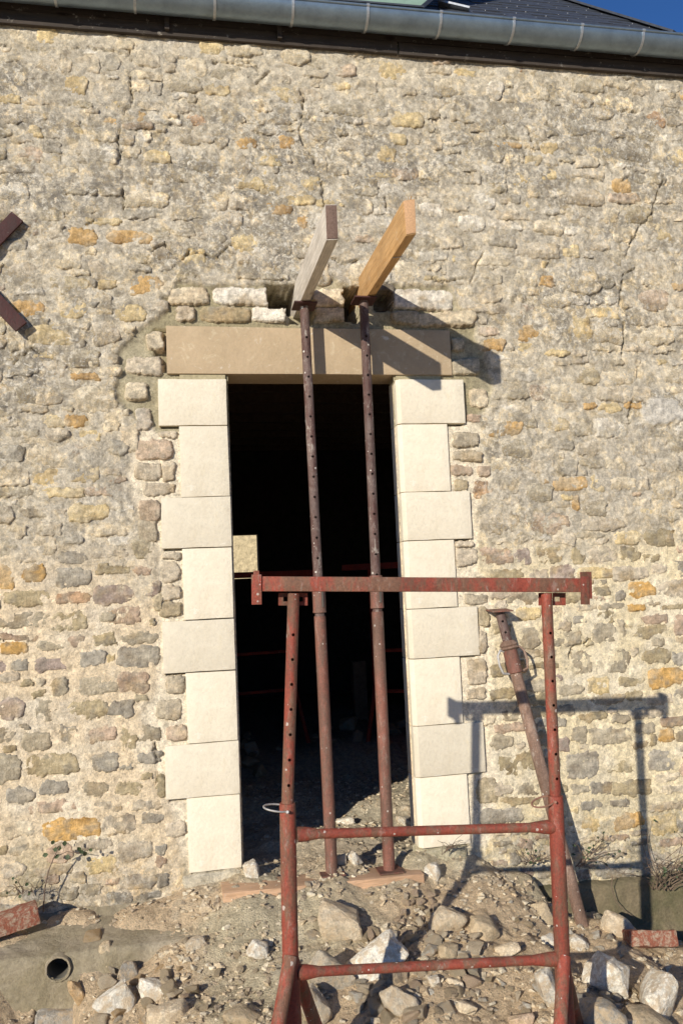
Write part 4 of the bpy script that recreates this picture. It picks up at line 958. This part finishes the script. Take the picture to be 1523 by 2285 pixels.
# ------------------------------------------------------------------ loose stones
def rock_np(seed, sub=2, pts=16, soft=.03, slab=1.0):
    """broken stone: convex hull of a few points, edges knocked off, faces roughened; scaled to a unit box"""
    r = np.random.default_rng(seed); bm = bmesh.new()
    q = r.normal(size=(pts, 3)); q /= np.linalg.norm(q, axis=1)[:, None]; q = np.clip(q*1.25, -.85, .85)*r.uniform(.85, 1.0, (pts, 1))
    for p in q: bm.verts.new(p)
    res = bmesh.ops.convex_hull(bm, input=bm.verts[:]); bmesh.ops.delete(bm, geom=[g for g in set(res['geom_interior']+res['geom_unused']) if isinstance(g, bmesh.types.BMVert) and g.is_valid], context='VERTS')
    bmesh.ops.dissolve_limit(bm, angle_limit=.22, verts=bm.verts[:], edges=bm.edges[:])
    bmesh.ops.bevel(bm, geom=[e for e in bm.edges if e.calc_face_angle(0) > .35], offset=.075 if sub else .035, segments=1, affect='EDGES')
    bmesh.ops.triangulate(bm, faces=bm.faces[:])
    for _ in range(sub): bmesh.ops.subdivide_edges(bm, edges=[e for e in bm.edges if e.calc_length() > .22], cuts=1); bmesh.ops.triangulate(bm, faces=bm.faces[:])
    bmesh.ops.recalc_face_normals(bm, faces=bm.faces[:])
    V = np.array([v.co[:] for v in bm.verts]); bm.verts.index_update(); F = np.array([[v.index for v in f.verts] for f in bm.faces]); bm.free()
    nn = fbm(V[:, 0]*2.6+V[:, 2]*1.3+seed, V[:, 1]*2.6+V[:, 2]*.9, seed, 3)+.5*fbm(V[:, 0]*8+V[:, 2]*5, V[:, 1]*8-V[:, 2]*4, seed+2, 3)
    V = V*(1+soft*nn)[:, None]
    ext = V.max(0)-V.min(0); V = V-(V.max(0)+V.min(0))/2; return V/ext, F
RC = dict(w=(.90, .83, .70), c=(.80, .66, .47), g=(.60, .52, .40), b=(.45, .41, .345), o=(.68, .46, .24), k=(.58, .46, .30), p=(.72, .53, .37), n=(.32, .255, .18))
def rock_mat(code, c):
    m = masonry_mat('loose_stone_'+code, .8, .0032, .8); t = m.node_tree
    for n_ in list(t.nodes):
        if n_.bl_idname == 'ShaderNodeAttribute':
            rgb = N(t, 'RGB'); rgb.outputs[0].default_value = (*c, 1); oi = N(t, 'ObjectInfo')
            mm = mix(t, rgb.outputs[0], ramp(t, oi.outputs['Random'], [(0, .8), (1, 1.12)]), 1.0, 'MULTIPLY')
            for l in list(n_.outputs[0].links): t.links.new(mm, l.to_socket)
            va = N(t, 'Value'); va.outputs[0].default_value = .12
            for l in list(n_.outputs['Alpha'].links): t.links.new(va.outputs[0], l.to_socket)
            t.nodes.remove(n_)
    b = t.nodes['Principled BSDF']; l = b.inputs['Base Color'].links[0].from_socket; co = N(t, 'TexCoord').outputs['Object']; ge = N(t, 'NewGeometry'); sp_ = N(t, 'SeparateXYZ'); t.links.new(ge.outputs['Position'], sp_.inputs[0])
    nd = noise(t, ge.outputs['Position'], 28, 8, .7); dm = ramp(t, nd, [(.46, 0.0), (.58, .75)])
    c2 = mix(t, l, (.60, .455, .29), dm); t.links.new(c2, b.inputs['Base Color'])
    return m
RM_ = {k: rock_mat(k, c) for k, c in RC.items()}
ROCKS = [  # px centre x, y, w, h, colour, tilt deg, label
 (757, 2052, 104, 78, 'c', 18, 'large cream block of stone lying below the two props'),
 (835, 2145, 150, 76, 'w', -30, 'long pale boulder lying slanted behind the lower trestle bar'),
 (735, 2165, 110, 72, 'g', 38, 'flat grey stone leaning left of the long pale boulder'),
 (702, 2238, 62, 96, 'g', 70, 'grey upright stone just right of the left trestle leg'),
 (998, 2052, 66, 60, 'c', 20, 'beige squarish stone right of the pebble pile'),
 (1080, 2066, 68, 50, 'k', 15, 'rounded brown grey stone between pebbles and right trestle leg'),
 (575, 2117, 46, 40, 'w', 15, 'small pale angular stone on bare earth left of the trestle leg'),
 (437, 2104, 46, 36, 'g', -8, 'small flat grey stone set in the earth below the left jamb'),
 (562, 1940, 36, 46, 'w', 75, 'pointed white stone at the foot of the left jamb'),
 (792, 1914, 26, 36, 'w', 60, 'small white stone standing between the feet of the two props'),
 (757, 1916, 26, 26, 'g', 0, 'small grey stone beside the foot of the left prop'),
 (540, 2268, 84, 40, 'k', 12, 'olive brown jagged stone at the bottom left of the trestle leg'),
 (238, 2125, 42, 56, 'k', 70, 'tall olive stone at the top of the left rubble heap'),
 (286, 2166, 50, 44, 'b', 0, 'dark blue grey stone in the left rubble heap'),
 (262, 2236, 84, 78, 'w', -35, 'pale grey angular stone in the left rubble heap'),
 (135, 2272, 110, 56, 'b', 5, 'wide bluish grey stone at the bottom left of the picture'),
 (374, 2262, 96, 54, 'c', -8, 'broad beige stone at the bottom of the left rubble heap'),
 (338, 2203, 64, 38, 'w', 15, 'cream wedge of stone in the middle of the left rubble heap'),
 (176, 2210, 26, 66, 'o', 60, 'thin brown sliver of stone standing below the drain pipe'),
 (1130, 2118, 58, 36, 'c', -8, 'pale ochre stone just above the lower trestle bar'),
 (1345, 2172, 150, 100, 'w', 28, 'broad flat white slab right of the right trestle leg'),
 (1472, 2222, 112, 118, 'w', 60, 'big rounded white boulder in the bottom right corner'),
 (1345, 2262, 96, 70, 'b', 10, 'grey stone in shade in front of the flat white slab'),
 (1226, 2205, 44, 110, 'w', 75, 'narrow white slab behind the right trestle foot'),
 (1000, 2122, 44, 38, 'k', 10, 'brown stone under the beige squarish stone'),
 (895, 2225, 66, 90, 'g', 50, 'grey elongated stone in shade below the lower trestle bar'),
 (966, 2192, 38, 32, 'w', 0, 'small bright white stone under the middle of the lower trestle bar'),
 (1012, 2196, 36, 26, 'c', 20, 'small cream stone next to the bright white one under the bar'),
 (964, 1940, 42, 40, 'w', -50, 'white stone at the right end of the sole board'),
 (905, 1832, 42, 24, 'w', 10, 'white stone at the inner foot of the right jamb'),
 (905, 1802, 22, 14, 'g', 0, 'grey stone just inside the doorway by the right jamb'),
 (1378, 2062, 64, 52, 'c', 25, 'beige stone on the rubble between the leaning prop and the brick'),
 (1290, 2104, 44, 36, 'w', 30, 'bright white stone at the foot of the leaning prop'),
 (1222, 2100, 40, 36, 'w', 0, 'white chalky stone left of the right trestle leg'),
 (1212, 2036, 40, 52, 'k', 70, 'brown grey stone behind the right trestle leg'),
 (880, 2172, 60, 50, 'n', 0, 'dark brown stone under the right end of the long pale boulder'),
 (1030, 2245, 60, 34, 'c', 10, 'flat cream stone with a hollow at the bottom centre'),
 (1160, 2270, 60, 30, 'p', -5, 'pinkish brown stone at the bottom left of the right trestle foot'),
 (1445, 2275, 130, 50, 'k', 8, 'long flat brown stone below the big white boulder'),
 (680, 2010, 26, 22, 'c', 0, 'small beige stone in the earth right of the left trestle leg'),
 (462, 2025, 34, 22, 'c', 30, 'two-toned yellow stone at the left end of the sole board'),
 (770, 1830, 40, 16, 'w', 0, 'thin pale stone on the sunlit floor inside the doorway'),
 (30, 2035, 56, 34, 'g', 0, 'grey stone on the plinth by the left edge'),
 (82, 2010, 44, 44, 'k', 0, 'mossy brown stone against the wall beside the small plant'),
]
def place_rock(px_, py_, w_, h_, code, tilt, k, label=None, group=None, name='loose_stone', sub=3):
    c, t = hit(px_, py_+h_*.32); dep = np.dot(c-CAM, FW); sw, sh = w_*dep/FPX, h_*dep/FPX
    a = abs(radians(tilt)); 
    # visible box -> stone axes
    L = max(sw, sh)*1.04; S = max(.35*L, min(sw, sh)*1.0)
    V, F = rock_np(1000+k, sub, 20+k % 9, .075); V = V*np.array([L, (L+S)/2*.9, S])
    R_ = Matrix.Rotation(radians(tilt) if abs(tilt) <= 45 else radians(tilt), 3, 'Y')
    Rn = np.array(Matrix.Rotation(random.uniform(-.3, .3), 3, 'Z') @ R_)
    V = V@Rn.T
    me = mesh_np(name, V, F, True); me.set_sharp_from_angle(angle=radians(24))
    o = link(name, me, RM_[code], None, (c[0], c[1], c[2]+sh*.20))
    tag(o, label, 'stone', group); return o
for k, (a, b, c, d, e, f, g) in enumerate(ROCKS): place_rock(a, b, c, d, e, f, k, g)

# bricks
def brick(px_, py_, w_, h_, rot, label, dz=.02, loc=None):
    c, t = hit(px_, py_+h_*.4); dep = np.dot(c-CAM, FW); L = w_*dep/FPX; H = h_*dep/FPX
    o = MB().box((-L/2, -.06, -H/2), (L/2, .05, H/2)).build('brick', M_BRICK, bevel=.009, cuts=6, jit=.012)
    o.location = (c[0], c[1], c[2]+H*.4+dz) if loc is None else tuple(loc); o.rotation_euler = (radians(rot[0]), radians(rot[1]), radians(rot[2])); tag(o, label, 'brick'); return o
brick(30, 2050, 118, 42, (0, -10, 12), 'broken red brick lying on the plinth at the left edge', loc=P(22, 2056, -.17))
brick(1448, 2112, 108, 34, (-22, 4, -10), 'broken red brick in the rubble above the big white boulder', .03)

# mid-sized rubble: individuals, sharing a few meshes
var = []
for k in range(14):
    V, F = rock_np(50+k, 1, 13+k % 4, .04); me = mesh_np('rubble_stone', V, F, True); me.set_sharp_from_angle(angle=radians(14)); var.append(me)
vm = {}
def vmesh(i, code):
    if (i, code) not in vm: m2 = var[i].copy(); m2.materials.append(RM_[code]); vm[(i, code)] = m2
    return vm[(i, code)]
ZN = [  # px region (x0,y0,x1,y1), count, size range m, codes, label
 (880, 1990, 1010, 2085, 31, .022, .045, 'pcpk', 'pinkish beige pebble in the pile under the right end of the sole board'),
 (640, 2040, 960, 2110, 17, .025, .055, 'ckpg', 'small stone in the rubble below the sole board'),
 (860, 2090, 1060, 2200, 31, .03, .075, 'kcpgwc', 'brown rubble stone behind the lower trestle bar'),
 (780, 2195, 1060, 2285, 42, .025, .07, 'kcpgwcn', 'rubble stone in front of the lower trestle bar'),
 (200, 2095, 430, 2285, 47, .025, .075, 'kcpgwcko', 'rubble stone in the heap at the bottom left'),
 (1060, 2180, 1230, 2285, 20, .018, .04, 'cwwk', 'small stone between the bottom centre and the right trestle foot'),
 (1270, 2040, 1500, 2130, 20, .025, .06, 'cwkg', 'rubble stone around the base of the leaning prop'),
 (1100, 1990, 1250, 2120, 13, .018, .04, 'wck', 'small chalky stone left of the right trestle leg'),
 (1260, 2200, 1520, 2285, 17, .03, .06, 'gbkc', 'shaded rubble stone between the white boulders'),
 (430, 2060, 640, 2280, 23, .014, .036, 'ckg', 'small stone scattered on the bare earth left of the trestle'),
]
nr = 0
for (x0, y0, x1, y1, n, s0, s1, codes, lab) in ZN:
    for i in range(n):
        cc1 = random.choice(codes); lab_ = dict(k='brown ', p='pinkish ', c='beige ', g='grey ', w='whitish ', n='dark ', b='bluish grey ', o='ochre ')[cc1]+lab.replace('brown ', '').replace('pinkish beige ', '').replace('chalky ', '')
        c, t = hit(random.uniform(x0, x1), random.uniform(y0, y1)); s_ = random.uniform(s0, s1)
        o = link('rubble_stone', vmesh(random.randrange(14), cc1), None, None, (c[0], c[1], c[2]+s_*random.uniform(.0, .22)))
        o.scale = (s_*random.uniform(1, 1.5), s_*random.uniform(.8, 1.3), s_*random.uniform(.6, 1.0)); o.rotation_euler = (random.uniform(-.5, .5), random.uniform(-.5, .5), random.uniform(0, 6.28))
        tag(o, lab_, 'stone', lab.replace('stone ', 'stones ').replace('pebble ', 'pebbles ')); nr += 1
# gravel: nobody could count it
gv, gf, b0 = [], [], 0; protos = [rock_np(80+k, 0, 9, .0) for k in range(8)]
def add_gravel(n, x0, x1, y0, y1, s0, s1, dens=None):
    global b0
    xs = rng.uniform(x0, x1, n); ys = rng.uniform(y0, y1, n)
    if dens is not None: k = rng.random(n) < dens(xs, ys); xs, ys = xs[k], ys[k]
    zs = terrain(xs, ys); sc = s0*(s1/s0)**(rng.random(len(xs))**1.8)
    for x, y, z, s_ in zip(xs, ys, zs, sc):
        V, F = protos[rng.integers(8)]; a = rng.uniform(0, 6.28); ca, sa = _c(a), _s(a)
        v = V*np.array([s_*1.2, s_, s_*.7]); v = np.c_[v[:, 0]*ca-v[:, 1]*sa, v[:, 0]*sa+v[:, 1]*ca, v[:, 2]]+np.array([x, y, z+s_*.12]); gv.append(v); gf.append(F+b0); b0 += len(V)
cl = lambda x, y: .25+.75*ss(-.05, .45, fbm(x*3.5, y*3.5, 88, 3))
add_gravel(6500, -1.2, 2.6, -1.7, -.02, .006, .026, cl)
add_gravel(1800, .1, 1.4, -.05, 1.8, .006, .026)
add_gravel(1500, -.4, 2.2, -1.5, -.1, .018, .036, cl)
Vg = np.vstack(gv); ln_ = np.array([len(v) for v in gv]); ng = len(gv)
t1 = (rng.random(ng)**1.3).repeat(ln_); t2 = ((rng.random(ng) < .22)*.8).repeat(ln_)
cgv = mixc(np.array((.62, .48, .31))*np.ones((len(Vg), 3)), (.82, .72, .54), t1); cgv = mixc(cgv, (.36, .28, .20), t2)
gr = link('gravel', mesh_np('gravel', Vg, np.vstack(gf), False, np.c_[cgv, np.full(len(Vg), .05)]), M_MOR)
tag(gr, 'fine gravel and crumbs of mortar strewn over the earth', kind='stuff')

# rubble in the dark of the barn
for i in range(18):
    x = random.uniform(.2, 1.9); y = random.uniform(1.9, 3.8)
    if x > .1+.8*y*1.0 and y < 1.2: continue
    s_ = random.uniform(.05, .16); z_ = float(terrain(np.array([x]), np.array([y]), False)[0])
    o = link('rubble_stone', vmesh(random.randrange(14), random.choice('gkn')), None, None, (x, y, z_+s_*.2)); o.scale = (s_*1.3, s_, s_*.8); o.rotation_euler = (random.random(), random.random(), random.random()*6)
    tag(o, 'dim stone lying in the rubble on the dark barn floor', 'stone', 'stones on the dark barn floor')

# ------------------------------------------------------------------ plants
def leaf(mb, p, d, L, wd, up=(0, -1, .3)):
    d = np.array(d, float); d /= np.linalg.norm(d); up = np.array(up, float); sx_ = np.cross(d, up); sx_ /= np.linalg.norm(sx_)+1e-9; p = np.array(p, float); nrm = np.cross(sx_, d)
    V = [p, p+d*L*.35+sx_*wd*.5+nrm*L*.05, p+d*L*.7+sx_*wd*.42, p+d*L, p+d*L*.7-sx_*wd*.42, p+d*L*.35-sx_*wd*.5+nrm*L*.05, p+d*L*.5-nrm*L*.08]
    mb.add(V, [(0, 1, 6), (1, 2, 6), (2, 3, 6), (3, 4, 6), (4, 5, 6), (5, 0, 6)])
pl = empty('weed', P(97, 2035, -.06)); W_ = np.array(pl.location); tag(pl, 'thin weed with a few dark round leaves growing at the left foot of the wall', 'plant')
stem = [P(x, y, -.06-.02*i)-W_ for i, (x, y) in enumerate(((97, 2035), (100, 1985), (108, 1945), (122, 1910), (135, 1885)))]
MB().path(stem, [.004, .0035, .003, .0025, .0018], 6).build('stem', M_STEM, pl)
MB().path([P(x, y, -.10)-W_ for x, y in ((118, 1915), (150, 1900), (180, 1905))], .0018, 6).build('stem', M_STEM, pl)
for (x, y) in ((95, 1910), (122, 1882), (138, 1893), (150, 1882), (133, 1906), (146, 1910), (182, 1898), (194, 1908), (188, 1900), (200, 1900), (118, 1895)):
    mb = MB(); leaf(mb, P(x, y, -.11)-W_, (random.uniform(-1, 1), -.3, random.uniform(-.6, .6)), random.uniform(.020, .032), random.uniform(.016, .024)); mb.build('leaf', M_LEAF, pl, smooth=False)

def bramble(px0, py0, Y0, n, spread, hgt, label, seed, leaves=60, lean=(0, -.2)):
    r = random.Random(seed); o = empty('dry_bush', P(px0, py0, Y0)); B0 = np.array(o.location); tag(o, label, 'plant')
    st_ = MB(); lf = MB()
    for i in range(n):
        p = np.array([r.uniform(-.05, .05), r.uniform(-.03, .03), 0]); d = np.array([r.uniform(-1, 1)*spread+lean[0], r.uniform(-.5, .1)+lean[1], r.uniform(.5, 1)]); d /= np.linalg.norm(d)
        pts_ = [p.copy()]; m = r.randint(6, 10)
        for k in range(m):
            d = d+np.array([r.uniform(-.35, .35), r.uniform(-.2, .2), r.uniform(-.28, .12)]); d /= np.linalg.norm(d); p = p+d*hgt/m*r.uniform(.7, 1.4)
            if B0[1]+p[1] > -.03: p[1] = -.03-B0[1]
            pts_.append(p.copy())
            if r.random() < .45:
                q = p+np.array([r.uniform(-.06, .06), r.uniform(-.05, 0), r.uniform(-.02, .06)]); st_.path([p, (p+q)/2+np.array([0, 0, .008]), q], .0011, 5)
                if leaves and r.random() < .5: leaf(lf, q, (r.uniform(-1, 1), r.uniform(-1, 0), r.uniform(-.5, .5)), r.uniform(.012, .026), r.uniform(.008, .016))
        st_.path(pts_, [.0030*(1-.7*j/len(pts_)) for j in range(len(pts_))], 5)
    st_.build('stems', M_STEM, o)
    if lf.v:
        q = lf.build('leaves', M_LEAF, o, smooth=False); q['kind'] = 'stuff'
    return o
bramble(1475, 1985, -.10, 16, .9, .36, 'dry tangled bramble with dark leaves at the right edge against the wall', 3, 60, (.1, -.1))
bramble(1530, 1960, -.10, 12, .8, .34, 'leafy bramble cut off by the right edge of the picture', 9, 60)
bramble(1180, 1925, -.07, 6, .8, .11, 'low dry weed at the wall foot left of the right trestle leg', 4, 10)
bramble(1300, 1935, -.07, 7, 1.0, .20, 'sparse dry stalks at the wall foot behind the leaning prop', 5, 12)
bramble(985, 1900, -.06, 4, .4, .07, 'tiny dry tuft at the foot of the right jamb', 6, 0)
bramble(60, 1990, -.07, 4, .9, .07, 'low dark weeds on the ledge at the left edge', 7, 30)
# a long dry runner bending over the right plinth
rn = empty('dry_stalk', P(1380, 1960, -.12)); R0 = np.array(rn.location); tag(rn, 'single long dry stalk curving down over the right plinth', 'plant')
MB().path([P(x, y, -.12)-R0 for x, y in ((1365, 1955), (1363, 1980), (1372, 2010), (1390, 2030), (1410, 2045))], .0022, 6).build('stem', M_STEM, rn)
print('objects', len(bpy.data.objects), 'tris', sum(len(o.data.loops)-2*len(o.data.polygons) for o in bpy.data.objects if o.type == 'MESH'), 'rubble', nr)
